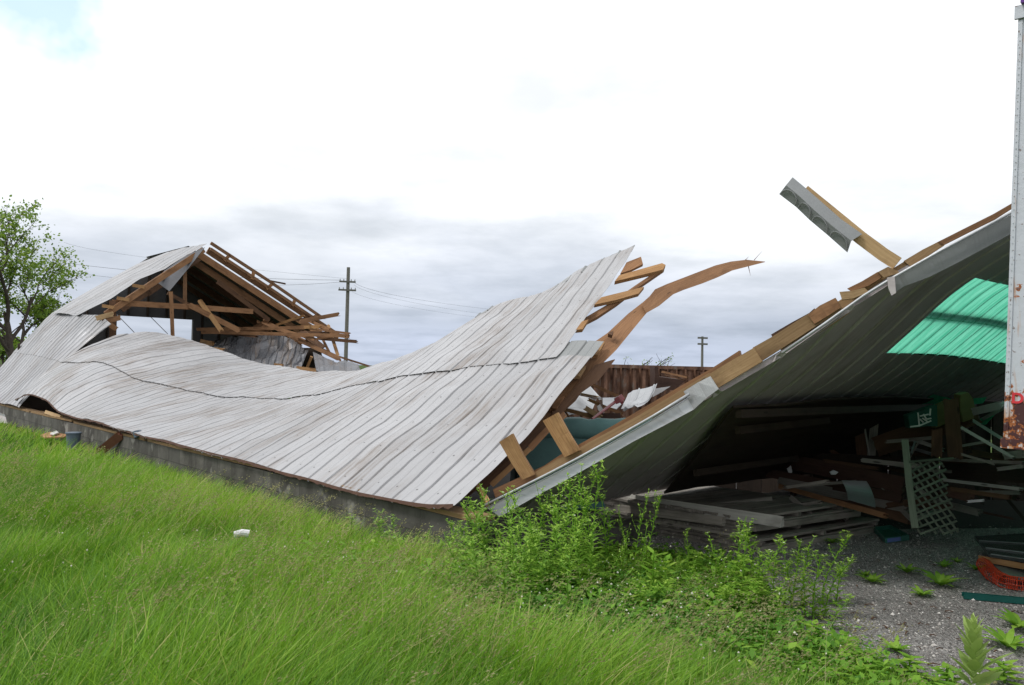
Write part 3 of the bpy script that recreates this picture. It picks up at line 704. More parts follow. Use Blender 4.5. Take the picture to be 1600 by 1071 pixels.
# ---------------------------------------------------------------- right-hand roof section seen from below
PA = D(775, 806, 6.4); PB = D(1583, 350, 5.0)
HH = Vector((PB.x - PA.x, PB.y - PA.y, 0)).normalized(); VN = Vector((-HH.y, HH.x, 0))
def V(u, v, back=0.0):
    r = ray(u, v); t = ((PA + VN * back) - CAM).dot(VN) / r.dot(VN); return CAM + r * t
edge = sorted(((V(*q) - PA).dot(HH), V(*q).z) for q in [(775, 803), (860, 758), (945, 713), (1086, 633), (1190, 577), (1300, 504), (1400, 436), (1490, 392), (1583, 350), (1700, 290)])
edgef = curve1([(a, b) for a, b in edge])
SM = 3.66
def slab(s, t, dz=0.0):
    p = PA + HH * s + NN * t; p.z = edgef(s)[0] + dz + .05 * math.sin(t * .6) * min(1, t / 3); return p
K_ = .72
def send(q): return min(SM, max(q, .01) / K_)
sl = thing('fallen_roof_section', 'large dark ribbed roof section propped up like a ramp with bright metal edge trim', 'roof section', (PA.x, PA.y, 0))
def Pslab(s0, s1, dz=0):
    def P(q, b):
        e = send(q); a = min(s0, e); c = min(s1, e); s = a + (c - a) * b
        return slab(s, max(q - K_ * s, 0), dz)
    return P
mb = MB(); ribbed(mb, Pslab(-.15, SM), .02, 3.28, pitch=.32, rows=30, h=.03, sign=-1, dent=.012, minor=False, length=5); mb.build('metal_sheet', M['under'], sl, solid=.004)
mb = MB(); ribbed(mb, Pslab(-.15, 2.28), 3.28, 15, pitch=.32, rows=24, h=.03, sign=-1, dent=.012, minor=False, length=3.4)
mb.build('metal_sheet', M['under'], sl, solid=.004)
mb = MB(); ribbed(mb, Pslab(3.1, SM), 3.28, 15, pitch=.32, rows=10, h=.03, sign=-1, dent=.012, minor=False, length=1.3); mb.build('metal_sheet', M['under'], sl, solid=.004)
mb = MB(); ribbed(mb, Pslab(2.26, 2.67), 3.24, 9.5, pitch=.32, rows=8, h=.03, sign=-1, minor=True, length=.5); ob = mb.build('skylight_panel', M['skylight'], sl); ob['label'] = 'lower green translucent skylight panel'
mb = MB(); ribbed(mb, Pslab(2.66, 3.12), 3.24, 9.5, pitch=.32, rows=8, h=.03, sign=-1, minor=True, length=.5); ob = mb.build('skylight_panel', M['skylight'], sl); ob['label'] = 'upper green translucent skylight panel'
for s, t0, t1 in ((2.665, 1.3, 9), (3.35, .9, 9), (2.2, 1.6, 9), (1.7, 2.0, 10.5)):
    mb = MB(); plank(mb, [slab(s, t0 + (t1 - t0) * i / 8, .075) for i in range(9)], .09, .04, face=(0, 0, 1)); mb.build('purlin', M['dark'], sl)
# dark boarding hanging below the sheet
mb = MB(); rows = []
for i in range(14):
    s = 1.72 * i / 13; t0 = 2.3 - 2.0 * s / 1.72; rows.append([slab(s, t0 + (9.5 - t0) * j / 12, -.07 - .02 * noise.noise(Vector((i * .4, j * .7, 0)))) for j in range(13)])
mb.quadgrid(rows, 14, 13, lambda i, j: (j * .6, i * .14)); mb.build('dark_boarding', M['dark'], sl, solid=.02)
for s, t0, t1, w in ((1.70, .42, 6, .08), (1.42, .95, 2.6, .08), (.60, 1.8, 3.8, .08)):
    mb = MB(); plank(mb, [slab(s, t0, -.13), slab(s, t1, -.13)], w * .8, .05); mb.build('purlin', M['dark'], sl)
# near edge: trim and fascia boards, outlines on the edge plane
def vpoly(name, lst, mat, back=0.0, th=.02, parent=None, conv=None, label=None):
    mb = MB(); pts = [V(*(conv(*q) if conv else q), back) for q in lst]; poly(mb, pts, th)
    ob = mb.build(name, M[mat], parent or sl)
    if label: ob['label'] = label
    return ob
def vstrip(name, up, lo, mat, backs=(0, 0), th=.02, label=None, conv=None):
    mb = MB(); o = 0; acc = 0; n = len(up)
    for i in range(n):
        q1 = conv(*up[i]) if conv else up[i]; q2 = conv(*lo[i]) if conv else lo[i]
        a = V(*q1, backs[0]); b = V(*q2, backs[1]); bk = VN * th
        if i: acc += (a - pa).length
        pa = a; mb.v += [a, b, b + bk, a + bk]
        if i:
            w = (a - b).length; p = (i - 1) * 4; l = acc - .3
            for k in range(4):
                k2 = (k + 1) % 4; mb.face((p + k, p + k2, p + 4 + k2, p + 4 + k), [(l, k * w), (l, (k + 1) * w), (acc, (k + 1) * w), (acc, k * w)])
    mb.face((0, 3, 2, 1), [(0, 0)] * 4); p = (n - 1) * 4; mb.face((p, p + 1, p + 2, p + 3), [(0, 0)] * 4)
    ob = mb.build(name, M[mat], sl)
    if label: ob['label'] = label
    return ob
vstrip('edge_trim', [(760, 793), (800, 773), (860, 743), (900, 722), (960, 690), (1020, 656), (1078, 622)], [(781, 808), (835, 777), (885, 750), (945, 716), (990, 690), (1040, 664), (1088, 638)], 'trim', (-.045, -.06), .01, 'bright pale metal rake trim')
for k, (du, bk) in enumerate(((0, -.085), (5, -.08))):
    mb = MB(); tube(mb, [V(u, v + du, bk) for u, v in [(757, 790), (800, 769), (860, 739), (900, 718), (960, 685), (1020, 651), (1077, 616)]], .011 if k == 0 else .006, n=8); mb.build('trim_bead', M['trim'], sl, smooth=True)
vstrip('torn_trim', [(1068, 612), (1090, 598), (1110, 588)], [(1084, 640), (1104, 622), (1123, 608)], 'zinc', (-.03, -.075), .01)
vstrip('edge_trim', [(1390, 440), (1402, 428), (1440, 408), (1480, 388), (1530, 362), (1583, 334), (1640, 305)], [(1398, 458), (1412, 448), (1450, 434), (1490, 414), (1535, 390), (1583, 364), (1640, 336)], 'zinc', (-.04, -.03), .012, 'grimy grey rake trim')
mb = MB(); tube(mb, [V(u, v, -.075) for u, v in [(1222, 552), (1290, 505), (1350, 462), (1392, 436), (1470, 392), (1530, 360), (1583, 331), (1640, 302)]], .010, n=8); mb.build('trim_bead', M['trim'], sl, smooth=True)
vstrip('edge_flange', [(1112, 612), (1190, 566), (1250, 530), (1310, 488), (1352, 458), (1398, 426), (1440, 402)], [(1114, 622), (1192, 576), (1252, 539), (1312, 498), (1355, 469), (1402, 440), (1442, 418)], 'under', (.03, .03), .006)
vstrip('fascia_board', [(1215, 528), (1262, 500), (1300, 477), (1350, 446), (1398, 418), (1424, 402)], [(1222, 556), (1270, 527), (1312, 500), (1360, 466), (1400, 440), (1428, 424)], 'fascia', (.045, .045), .03)
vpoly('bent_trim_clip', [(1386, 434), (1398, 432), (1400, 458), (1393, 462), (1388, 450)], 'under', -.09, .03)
z4 = lambda a, b: (a / 2.434 + 1100, b / 2.434 + 260)
for nm, up, lo, mt, bk, th in (
    ('fascia_board', [(20, 790), (100, 742), (190, 690)], [(48, 846), (125, 800), (222, 742)], 'fascia', -.03, .035),
    ('fascia_board', [(185, 690), (260, 648), (380, 572), (500, 500)], [(218, 742), (300, 690), (415, 615), (530, 545)], 'fascia', .0, .035),
    ('fascia_board', [(255, 640), (330, 596), (400, 558), (420, 540)], [(262, 655), (340, 610), (410, 570), (430, 555)], 'brown', .06, .035),
    ('fascia_board', [(395, 565), (440, 530), (500, 500)], [(420, 600), (470, 570), (520, 538)], 'rafter', -.02, .03),
    ('fascia_board', [(515, 478), (560, 474), (610, 462)], [(525, 508), (570, 502), (628, 478)], 'pale', -.06, .05),
    ('fascia_board', [(545, 465), (600, 438), (660, 402)], [(560, 475), (625, 455), (690, 415)], 'rafter', -.01, .035),
    ('fascia_board', [(662, 402), (700, 382), (740, 400)], [(685, 425), (710, 415), (742, 408)], 'fascia', -.03, .035),
    ('fascia_board', [(760, 360), (830, 318), (895, 285)], [(790, 385), (850, 342), (915, 300)], 'fascia', .02, .035),
    ('fascia_board', [(885, 290), (1000, 232), (1100, 182), (1176, 138), (1300, 70)], [(905, 303), (1010, 250), (1110, 200), (1176, 158), (1300, 92)], 'rafter', .02, .035)):
    vstrip(nm, up, lo, mt, (bk, bk), th, conv=z4)
vstrip('edge_board', [(888, 704), (960, 664), (1040, 617), (1110, 577), (1155, 548)], [(900, 712), (965, 676), (1046, 630), (1116, 588), (1158, 561)], 'rafter', (.12, .12), .09)
vstrip('edge_board', [(836, 738), (870, 718), (905, 700), (1000, 648), (1068, 607), (1108, 583)], [(838, 752), (880, 730), (912, 713), (1005, 660), (1075, 618), (1115, 596)], 'fascia', (.05, .05), .04)
vstrip('edge_board', [(770, 765), (812, 746), (850, 728), (880, 708)], [(774, 778), (816, 758), (855, 741), (890, 720)], 'rafter', (.14, .14), .05)
# orange boards nailed across the gap
vstrip('cross_board', [(780, 691), (799, 724), (816, 750)], [(800, 678), (818, 714), (835, 742)], 'fresh', (-.0, .0), .035, 'left orange stained cross board')
vstrip('cross_board', [(848, 658), (866, 688), (882, 715)], [(871, 645), (888, 676), (905, 704)], 'fresh', (.0, .0), .035, 'right orange stained cross board')
# board sticking up in the air with its ridge capping
bp = chain('upright_board', [V(1402, 412, .02), V(1380, 398, .02), V(1345, 372, .02), V(1300, 335, .03), V(1256, 299, .03)], .09, .04, 'pale', parent=sl)
bp['label'] = 'board sticking up against the sky'
cc = lambda a, b: (a / 2.434 + 1100, b / 2.434 + 260)
mb = MB()
top = [(337, 42), (395, 90), (452, 140), (520, 200), (602, 258)]; mid = [(312, 72), (368, 118), (418, 166), (482, 222), (560, 284)]; low = [(286, 106), (350, 155), (402, 205), (470, 262), (545, 328)]
rows = [[V(*cc(*q), -.02) for q in top], [V(*cc(*q), -.10) for q in mid], [V(*cc(*q), -.08) for q in low]]
mb.quadgrid(rows, 3, 5, lambda i, j: (i * .15, j * .3)); rc = mb.build('ridge_cap', M['zinc'], bp, solid=.006)
mb = MB()
for k in range(4):
    def AT(x, y):
        x0, x1 = k / 4 + .02 * (k > 0), (k + 1) / 4 - .01; t = (x0 + (x1 - x0) * x)
        i = min(int(t * 4), 3); f = t * 4 - i; a = rows[1][i].lerp(rows[1][i + 1], f); b = rows[2][i].lerp(rows[2][i + 1], f)
        return a.lerp(b, y) + (CAM - a).normalized() * .012
    pth = [AT(.04, .95)] + [AT(.5 - .46 * math.cos(a), .75 - .62 * math.sin(a)) for a in np.linspace(.1, math.pi - .1, 9)] + [AT(.96, .95)]
    tube(mb, pth, .005, n=5)
mb.build('rib_closure', M['zinc'], rc)
# ---------------------------------------------------------------- pile of broken rafters by the gable
PILE = [((470, 502), (528, 491.5), 7.2, 8.6, 6.5, 'rafter', 'long broken board jutting up and right out of the top of the rafter pile'),
 ((308, 515), (487, 512), 5.6, 7.6, 5, 'rafter', 'long thin board lying level just under the gable opening'),
 ((316, 519), (541, 525), 5.4, 7.4, 5, 'rafter', 'longest level board running right through the rafter pile'),
 ((412, 503), (528, 560), 7.0, 7.6, 7, 'rafter', 'wide board sloping down to the right over the crumpled sheet'),
 ((398, 512), (419, 501), 7.0, 7.0, 6, 'rafter', 'short board tilted up at the left peak of the rafter pile'),
 ((482, 501), (516, 516), 7.6, 7.8, 5, 'rafter', 'splintered board pointing down right behind the jutting board'),
 ((513, 509), (528, 556), 7.9, 7.6, 5, 'fresh', 'steep pale board standing at the right end of the rafter pile'),
 ((496, 529), (556, 534), 7.5, 7.9, 5, 'brown', 'dark splintered board poking out right toward the utility pole'),
 ((432, 508), (473, 494), 7.4, 7.6, 4, 'fresh', 'thin pale board leaning on the foot of the gable rafters'),
 ((487, 519), (543, 526), 7.3, 7.9, 6, 'rafter', 'board with a split tip ending just left of the utility pole'),
 ((467, 532), (531, 561), 7.0, 7.2, 6, 'rafter', 'board sloping down along the right edge of the crumpled sheet'),
 ((531, 558), (578, 573), 7.4, 7.8, 3, 'brown', 'thin dark lath trailing down right from the rafter pile'),
 ((314, 534), (333, 537.5), 5.4, 5.4, 7, 'fresh', 'short light block of wood at the left end of the crumpled sheet'),
 ((336, 545), (348, 546.5), 5.0, 5.0, 4, 'fresh', 'tiny light wood offcut on the roof crest below the doorway'),
 ((455, 500), (505, 497), 7.6, 8.2, 4, 'brown', 'dark board lying level below the jutting board'),
 ((470, 515), (500, 545), 7.5, 7.6, 5, 'brown', 'dark board dropping steeply in the middle of the rafter pile'),
 ((440, 516), (490, 530), 6.8, 7.0, 5, 'rafter', 'board slanting gently down across the front of the rafter pile'),
 ((500, 522), (514, 550), 7.7, 7.6, 4, 'rafter', 'short stub leaning beside the steep pale board'),
 ((350, 521), (400, 526), 5.8, 6.2, 4, 'brown', 'dark lath lying on top of the crumpled sheet'),
 ((318, 520), (420, 516), 6.0, 6.9, 4, 'rafter', 'board lying flat between the doorway and the rafter pile')]
for a, b, w0, w1, wp, mt, lab in PILE:
    pa_, pb_ = W(*a, w0), W(*b, w1); d = pix(pa_)[2]
    mb = MB(); plank(mb, [pa_, pb_], wp * d / FOC, .05, jag=.16, jag0=.1, seg=2)
    tag(mb.build('broken_board', M[mt]), lab, 'board', 'broken boards piled by the gable')
mb = MB(); poly(mb, [W(464, 520, 7.1), W(478, 517, 7.2), W(509, 541, 7.4), W(500, 546, 7.2)], .03)
tag(mb.build('plywood_scrap', M['brown']), 'brown plywood triangle wedged among the broken rafters', 'plywood', None)
# ---------------------------------------------------------------- things seen through the gap
zb = lambda a, b: (a / 3.5705 + 680, b / 3.5705 + 540)
ct = thing('rusty_container', 'long rusty corrugated steel container behind the wreck', 'container', (D(1060, 600, 16).x, D(1060, 600, 16).y, 0))
ca, cb = D(850, 568, 15.2), D(1215, 576, 17.2); cdx = Vector((cb.x - ca.x, cb.y - ca.y, 0)); cl = cdx.length; cdx.normalize(); cn = Vector((-cdx.y, cdx.x, 0)); ch = 1.66
def corr(p0, ax, nn, length, h):
    mb = MB(); rows = []; k = 0; x = 0
    prof = [(0, 0), (.07, 0), (.10, .09), (.19, .09)]
    while x < length:
        for a, b in prof:
            if x + a > length: break
            rows.append([p0 + ax * (x + a) + nn * b + Vector((0, 0, z)) for z in (0, h)])
        x += .22
    mb.quadgrid(rows, len(rows), 2, lambda i, j: (i * .07, j * h)); return mb
p0 = Vector((ca.x, ca.y, .0))
corr(p0, cdx, cn, cl, ch).build('corrugated_side', M['rust'], ct, solid=.01); corr(p0 + cn * 2.3, cdx, cn, cl, ch).build('corrugated_side', M['rust'], ct, solid=.01)
corr(p0 + cdx * cl, cn, -cdx, 2.3, ch).build('corrugated_end', M['rust'], ct, solid=.01)
for o_ in (0, 2.3):
    mb = MB(); box(mb, p0 + cdx * (cl / 2) + cn * o_ + Vector((0, 0, ch + .02)), cl, .09, .07, Matrix.Rotation(math.atan2(cdx.y, cdx.x), 3, 'Z')); mb.build('top_rail', M['rust'], ct)
mb = MB(); tube(mb, [p0 + cdx * 3.6 + Vector((0, 0, 0)) - cn * .07, p0 + cdx * 3.6 + Vector((0, 0, 1.6)) - cn * .07], .05); mb.build('hinge_post', M['rust'], ct)
def dpoly(name, lst, d, mat, lab, cat, th=.01, group=None, ds=None, conv=zb, ribs=False):
    mb = MB(); pts = [D(*conv(*q), (ds[i] if ds else d)) for i, q in enumerate(lst)]; poly(mb, pts, th); return tag(mb.build(name, M[mat]), lab, cat, group)
def dplank(name, a, b, wp, d0, d1, mat, lab, cat='board', th=.04, jag=.03, group=None, conv=zb, wd=None):
    mb = MB(); pa_, pb_ = D(*conv(*a), d0), D(*conv(*b), d1); plank(mb, [pa_, pb_], wd or wp * (d0 + d1) / 2 / FOC, th, jag=jag, jag0=jag, seg=2)
    return tag(mb.build(name, M[mat]), lab, cat, group)
# fallen brown steel door against the container
dpoly('brown_cabinet', [(1225, 118), (1245, 125), (1250, 175), (1400, 195), (1330, 250), (1225, 250)], 14.6, 'redbrown', 'dark brown metal box standing against the rusty container', 'box', .5)
dplank('roof_batten', (1270, 148), (1408, 180), 3, 14.2, 13.8, 'rafter', 'thin orange batten lying over the brown box by the container')
dplank('roof_batten', (1285, 165), (1395, 196), 2, 14.1, 13.9, 'brown', 'dark thin batten just below the orange one on the brown box')
dplank('loose_rafter', (862, 212), (1058, 302), 5, 12.2, 11.6, 'rafter', 'orange rafter leaning down right in front of the rusty container')
gs = [gridsheet([[D(*zb(1038, 362), 10.6), D(*zb(1085, 372), 10.4), D(*zb(1130, 345), 10.4)], [D(*zb(1055, 318), 10.9), D(*zb(1110, 320), 10.6), D(*zb(1195, 300), 10.8)], [D(*zb(1075, 268), 11.2), D(*zb(1110, 238), 11.3), D(*zb(1237, 212), 11.5)]], 0, 'crumpled_white_sheet', 'whitesheet', None, pitch=.3, rows=8, dent=.10, h=.02)]
tag(gs[0], 'crumpled white roofing sheet with a raised corner in front of the rusty container', 'metal sheet', 'white sheets in the debris')
dpoly('white_sheet', [(1213, 288), (1222, 242), (1312, 229), (1262, 262)], 11.9, 'whitesheet', 'flat white sheet showing just right of the crumpled white one', 'metal sheet', group='white sheets in the debris')
dpoly('white_sheet', [(700, 392), (745, 345), (795, 278), (900, 300), (880, 352), (850, 372)], 0, 'whitesheet', 'large pale sheet leaning at the left of the debris above the sofa', 'metal sheet', group='white sheets in the debris', ds=[10.6, 10.7, 11, 11.2, 10.8, 10.6])
dpoly('white_sheet', [(800, 270), (862, 224), (918, 286), (905, 292)], 0, 'whitesheet', 'pale triangular sheet standing on the leaning pale sheet', 'metal sheet', group='white sheets in the debris', ds=[11.2, 11.5, 11.3, 11.1])
dpoly('white_sheet', [(920, 292), (1042, 290), (1050, 315), (1010, 355), (940, 335)], 0, 'trim', 'small grey white sheet behind the red handled tool', 'metal sheet', group='white sheets in the debris', ds=[10.9, 10.9, 10.8, 10.3, 10.5])
dplank('debris_board', (815, 270), (905, 288), 3, 10.9, 10.7, 'pale', 'thin pale lath lying across the leaning pale sheet')
dplank('debris_board', (722, 357), (905, 404), 6, 9.6, 9.4, 'fresh', 'long fresh board lying along the top of the sofa')
dplank('debris_board', (712, 352), (745, 396), 3, 9.8, 9.5, 'rafter', 'small orange stick at the left of the debris above the sofa')
dplank('debris_board', (842, 352), (918, 398), 8, 9.5, 9.3, 'pale', 'short thick pale block crossed by the red handle')
dplank('debris_board', (860, 304), (965, 352), 5, 10.2, 9.9, 'fresh', 'orange brown board crossing under the red handle')
dplank('debris_board', (950, 345), (1045, 382), 5, 9.8, 9.7, 'rafter', 'board end pointing down right toward the roof edge')
dplank('debris_board', (930, 392), (1030, 392), 8, 9.5, 9.5, 'redbrown', 'dark red brown block of wood behind the sofa right end')
dplank('debris_post', (925, 300), (927, 385), 5, 10.1, 9.7, 'brown', 'short upright post topped in white among the debris', 'post')
dpoly('white_rag', [(905, 290), (925, 288), (930, 300), (915, 306)], 9.9, 'white', 'small round white scrap on the upright post', 'scrap', .03)
dpoly('white_rag', [(905, 340), (920, 330), (945, 372), (935, 385), (908, 360)], 9.6, 'white', 'small white scrap beside the red handle', 'scrap', .03)
tl = thing('red_tool', 'dark red long-handled tool with a blocky head lying over the debris', 'tool', D(*zb(940, 365), 9.2))
mb = MB(); tube(mb, [D(*zb(875, 412), 8.9), D(*zb(1008, 312), 9.5)], .015, .02, 8); mb.build('handle', M['red'], tl)
mb = MB(); p_ = D(*zb(1024, 304), 9.5); plank(mb, [D(*zb(1004, 312), 9.5), p_, D(*zb(1040, 292), 9.55)], .075, .07); plank(mb, [D(*zb(1010, 290), 9.5), D(*zb(1046, 322), 9.5)], .04, .05); mb.build('head', M['red'], tl)
# green sofa
sf = thing('green_sofa', 'tufted green sofa lying under the debris behind the roof edge', 'sofa', (D(900, 700, 8.8).x, D(900, 700, 8.8).y, .0))
def softbox(c, sx, sy, sz, rz, name, r=.07, tuft=False):
    bm = bmesh.new(); bmesh.ops.create_cube(bm, size=1)
    bmesh.ops.scale(bm, vec=(sx, sy, sz), verts=bm.verts); bmesh.ops.bevel(bm, geom=bm.edges[:], offset=r, segments=4, affect='EDGES', profile=.6)
    bmesh.ops.subdivide_edges(bm, edges=[e for e in bm.edges if e.calc_length() > .25], cuts=14, use_grid_fill=True)
    for v in bm.verts:
        if tuft:
            k = abs(math.sin(v.co.x / .28 * math.pi + .8 * math.sin(v.co.z * 9))); v.co += v.normal * (.035 * (k ** .5) - .02)
        v.co += Vector((noise.noise(v.co * 5), noise.noise(v.co * 5 + Vector((9, 0, 0))), noise.noise(v.co * 5 + Vector((0, 9, 0))))) * .012
    me = bpy.data.meshes.new(name); bm.to_mesh(me); bm.free(); me.materials.append(M['sofa'])
    for p in me.polygons: p.use_smooth = True
    ob = bpy.data.objects.new(name, me); COL.objects.link(ob); ob.parent = sf; ob.location = Vector(c) - sf.location; ob.rotation_euler.z = rz; return ob
sc_ = D(925, 665, 8.9); rzs = .06
softbox((sc_.x + .02, sc_.y, .93), 1.75, .34, .22, rzs, 'back_roll', .10, True)
softbox((sc_.x + .02, sc_.y + .02, .45), 1.72, .26, .86, rzs, 'back_panel', .03)
softbox((sc_.x - .78, sc_.y + .42, .36), .24, .85, .62, rzs, 'arm', .08)
softbox((sc_.x + .82, sc_.y + .42, .36), .24, .85, .62, rzs, 'arm', .08)
softbox((sc_.x + .02, sc_.y + .5, .32), 1.4, .7, .30, rzs, 'seat_cushion', .08, True)
# ---------------------------------------------------------------- stack of weathered deck panels
N0 = Zp(1180, 866); L0 = Vector((1.0, 8.0, 0)); Rr = Zp(1372, 830)
av = Vector((L0.x - N0.x, L0.y - N0.y, 0)); bv = Vector((Rr.x - N0.x, Rr.y - N0.y, 0)); al, bl = av.length, bv.length; av.normalize(); bv.normalize()
DK = [(0, 0, .0, 1.0, 1.0, 'grey', 'lowest weathered deck panel of the grey stack on the gravel'), (-.03, .02, .062, .98, 1.0, 'grey', 'second lowest deck panel of the grey stack on the gravel'),
      (.10, -.05, .124, .97, .88, 'grey', 'middle deck panel of the grey stack, set back at its right end'), (.05, .02, .186, 1.0, .84, 'grey', 'deck panel directly below the top one of the grey stack'),
      (.08, .0, .245, 1.02, .80, 'grey', 'topmost deck panel of the grey stack with its planks showing')]
for k, (oa, ob_, z, fa, fb, mt, lab) in enumerate(DK):
    t = thing('deck_panel', lab, 'deck panel', N0 + av * oa + bv * ob_ + Vector((0, 0, z + .005)), 'stacked deck panels')
    base_ = N0 + av * (.02 + oa) + bv * (.02 + ob_) + Vector((0, 0, z + .02))
    LA, LB = al * fa, bl * fb
    npl = 12; w = LA / npl
    for j in range(npl):
        o = base_ + av * (w * (j + .5)) + Vector((0, 0, .03 + .004 * random.random()))
        mb = MB(); plank(mb, [o - bv * (.02 * random.random()), o + bv * LB * .5 + Vector((0, 0, -.004)), o + bv * (LB - .05 * random.random())], w * .95, .022, face=(0, 0, 1)); mb.build('plank', M[mt], t)
    for j in (0.03, .5, .96):
        mb = MB(); plank(mb, [base_ + bv * LB * j + Vector((0, 0, .0)), base_ + bv * LB * j + av * LA], .07, .034, face=(0, 0, 1)); mb.build('bearer', M[mt], t)
    if k in (0, 3):
        mb = MB(); plank(mb, [base_ - av * .03 + Vector((0, 0, .012)), base_ - av * .03 + bv * LB], .04, .055, face=(0, 0, 1)); mb.build('edge_rail', M['grey'], t)
G_ = None
dplank('weathered_lumber', (958, 776), (1222, 816), 16, 8.1, 6.75, 'greylight', 'long pale weathered two-by-four along the front of the deck stack', 'lumber', .045, .02, conv=lambda a, b: (a, b))
dplank('weathered_lumber', (955, 793), (1131, 815), 13, 8.0, 6.95, 'grey', 'shorter weathered two-by-four below the long pale one on the deck stack', 'lumber', .05, .01, conv=lambda a, b: (a, b))
idc = lambda a, b: (a, b)
dplank('weathered_lumber', (1060, 798), (1205, 780), 7, 7.6, 8.0, 'grey', 'thin batten lying across the planks of the top deck panel', 'lumber', .03, .01, conv=idc)
dplank('orange_stud', (1221, 761), (1382, 806), 8, 8.6, 7.3, 'rafter', 'orange brown stud lying on the right of the deck stack', 'lumber', .045, .05, conv=idc)
# ---------------------------------------------------------------- debris in the dark under the roof
z6 = lambda a, b: (a / 3.15 + 1200, b / 3.15 + 560)
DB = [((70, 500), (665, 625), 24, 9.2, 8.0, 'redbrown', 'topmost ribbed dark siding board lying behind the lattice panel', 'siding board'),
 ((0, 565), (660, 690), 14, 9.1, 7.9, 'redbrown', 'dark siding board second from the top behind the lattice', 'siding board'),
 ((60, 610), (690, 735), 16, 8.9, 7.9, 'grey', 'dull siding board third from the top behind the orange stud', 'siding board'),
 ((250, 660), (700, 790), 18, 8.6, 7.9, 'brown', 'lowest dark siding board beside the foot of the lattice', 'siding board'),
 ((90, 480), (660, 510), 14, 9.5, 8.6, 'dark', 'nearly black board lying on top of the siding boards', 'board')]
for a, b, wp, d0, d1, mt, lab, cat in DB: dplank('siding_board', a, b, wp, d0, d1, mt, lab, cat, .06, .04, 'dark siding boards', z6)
# fine ribs on the top siding board
DB = [((443, 258), (462, 478), 15, 9.0, 9.0, 'brown', 'left dark post standing under the roof', 'post'), ((532, 240), (508, 482), 12, 8.9, 8.9, 'grey', 'grey post leaning beside the left dark post', 'post'),
 ((462, 262), (500, 480), 2.5, 8.8, 8.9, 'greylight', 'thin pale edge strip between the two upright posts', 'strip'),
 ((900, 205), (922, 488), 21, 7.6, 7.6, 'brown', 'thick brown upright post below the green skylight', 'post'), ((832, 352), (830, 482), 15, 7.8, 7.8, 'brown', 'short brown upright post left of the thick one', 'post'),
 ((535, 435), (1028, 268), 32, 8.6, 7.9, 'brown', 'heavy brown beam slanting up to the right under the skylight', 'beam'),
 ((958, 345), (1205, 488), 5, 7.4, 7.0, 'greylight', 'long pale strut sloping down to the trailer', 'strut'), ((1018, 312), (1165, 405), 5, 7.7, 7.2, 'greylight', 'pale strut above and behind the long one', 'strut'),
 ((960, 475), (1110, 520), 4, 7.5, 7.3, 'grey', 'short grey strut low beside the thick brown post', 'strut'), ((715, 400), (860, 450), 6, 8.2, 8.0, 'greylight', 'pale strut between the lattice post and the short brown post', 'strut'),
 ((700, 440), (800, 470), 5, 8.3, 8.1, 'zinc', 'bent grey metal strip above the lattice', 'strip'), ((690, 500), (735, 425), 3, 8.2, 8.0, 'grey', 'thin grey stick rising from the lattice top', 'stick'),
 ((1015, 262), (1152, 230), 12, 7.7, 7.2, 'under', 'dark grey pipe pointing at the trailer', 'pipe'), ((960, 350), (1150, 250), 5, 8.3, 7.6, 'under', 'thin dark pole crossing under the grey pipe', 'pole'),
 ((860, 500), (1260, 515), 5, 7.9, 7.0, 'grey', 'long grey batten running level from the lattice to the trailer', 'batten'), ((880, 555), (1262, 572), 26, 8.3, 7.4, 'dark', 'very dark heavy beam lying level at the right', 'beam'),
 ((872, 600), (1245, 645), 5, 7.3, 6.6, 'greylight', 'pale splintered strip sticking out to the right', 'strip'), ((885, 658), (1000, 690), 13, 7.5, 7.2, 'redbrown', 'red brown board end with a pale tip right of the lattice', 'board'),
 ((905, 645), (1190, 686), 7, 7.4, 6.9, 'brown', 'dark board just below the pale splintered strip', 'board'), ((990, 705), (1060, 700), 4, 7.2, 7.1, 'white', 'small white broken tip of wood right of the lattice', 'scrap'),
 ((720, 420), (705, 470), 3, 8.1, 8.0, 'zinc', 'short shiny upright strip above the lattice', 'strip'),
 ((1170, 480), (1262, 470), 12, 7.2, 6.9, 'grey', 'grey board end low beside the trailer corner', 'board'), ((1140, 545), (1262, 530), 6, 7.3, 6.9, 'greylight', 'pale board end below the trailer corner', 'board'),
 ((905, 440), (1080, 410), 4, 8.0, 7.8, 'grey', 'grey lath behind the thick brown post', 'lath'), ((985, 430), (1000, 300), 6, 8.2, 8.2, 'dark', 'dark upright stick behind the struts', 'stick')]
for a, b, wp, d0, d1, mt, lab, cat in DB: dplank('debris_' + cat, a, b, wp, d0, d1, mt, lab, cat, .045, .03, 'debris under the fallen roof', z6)
dpoly('tan_carton', [(948, 180), (985, 168), (1010, 200), (1030, 290), (960, 315), (945, 250)], 7.9, 'carton', 'crushed tan carton at the top end of the heavy beam', 'carton', .12, conv=z6)
dpoly('tan_carton', [(832, 235), (880, 212), (880, 320), (825, 345)], 8.0, 'carton', 'tan carton scrap left of the thick brown post', 'carton', .08, conv=z6)
dpoly('green_sheet_scrap', [(752, 232), (770, 200), (815, 178), (905, 200), (860, 215), (790, 240)], 8.8, 'skylight', 'torn green sheet scrap on top of the heavy beam', 'scrap', .01, conv=z6)
dpoly('green_sheet_scrap', [(1008, 200), (1078, 192), (1058, 222), (1010, 228)], 8.4, 'skylight', 'small bright green scrap right of the tan carton', 'scrap', .01, conv=z6)
dpoly('green_sheet_scrap', [(1012, 318), (1140, 252), (1075, 325), (1035, 332)], 7.9, 'skylight', 'dull green sheet sliver under the grey pipe', 'scrap', .01, conv=z6)
sk = dpoly('green_sack', [(690, 285), (745, 262), (800, 240), (832, 232), (835, 335), (790, 335), (700, 345)], 7.75, 'sackgreen', 'dark green sack printed with white strokes on the heavy beam', 'sack', .10, conv=z6)
mb = MB()
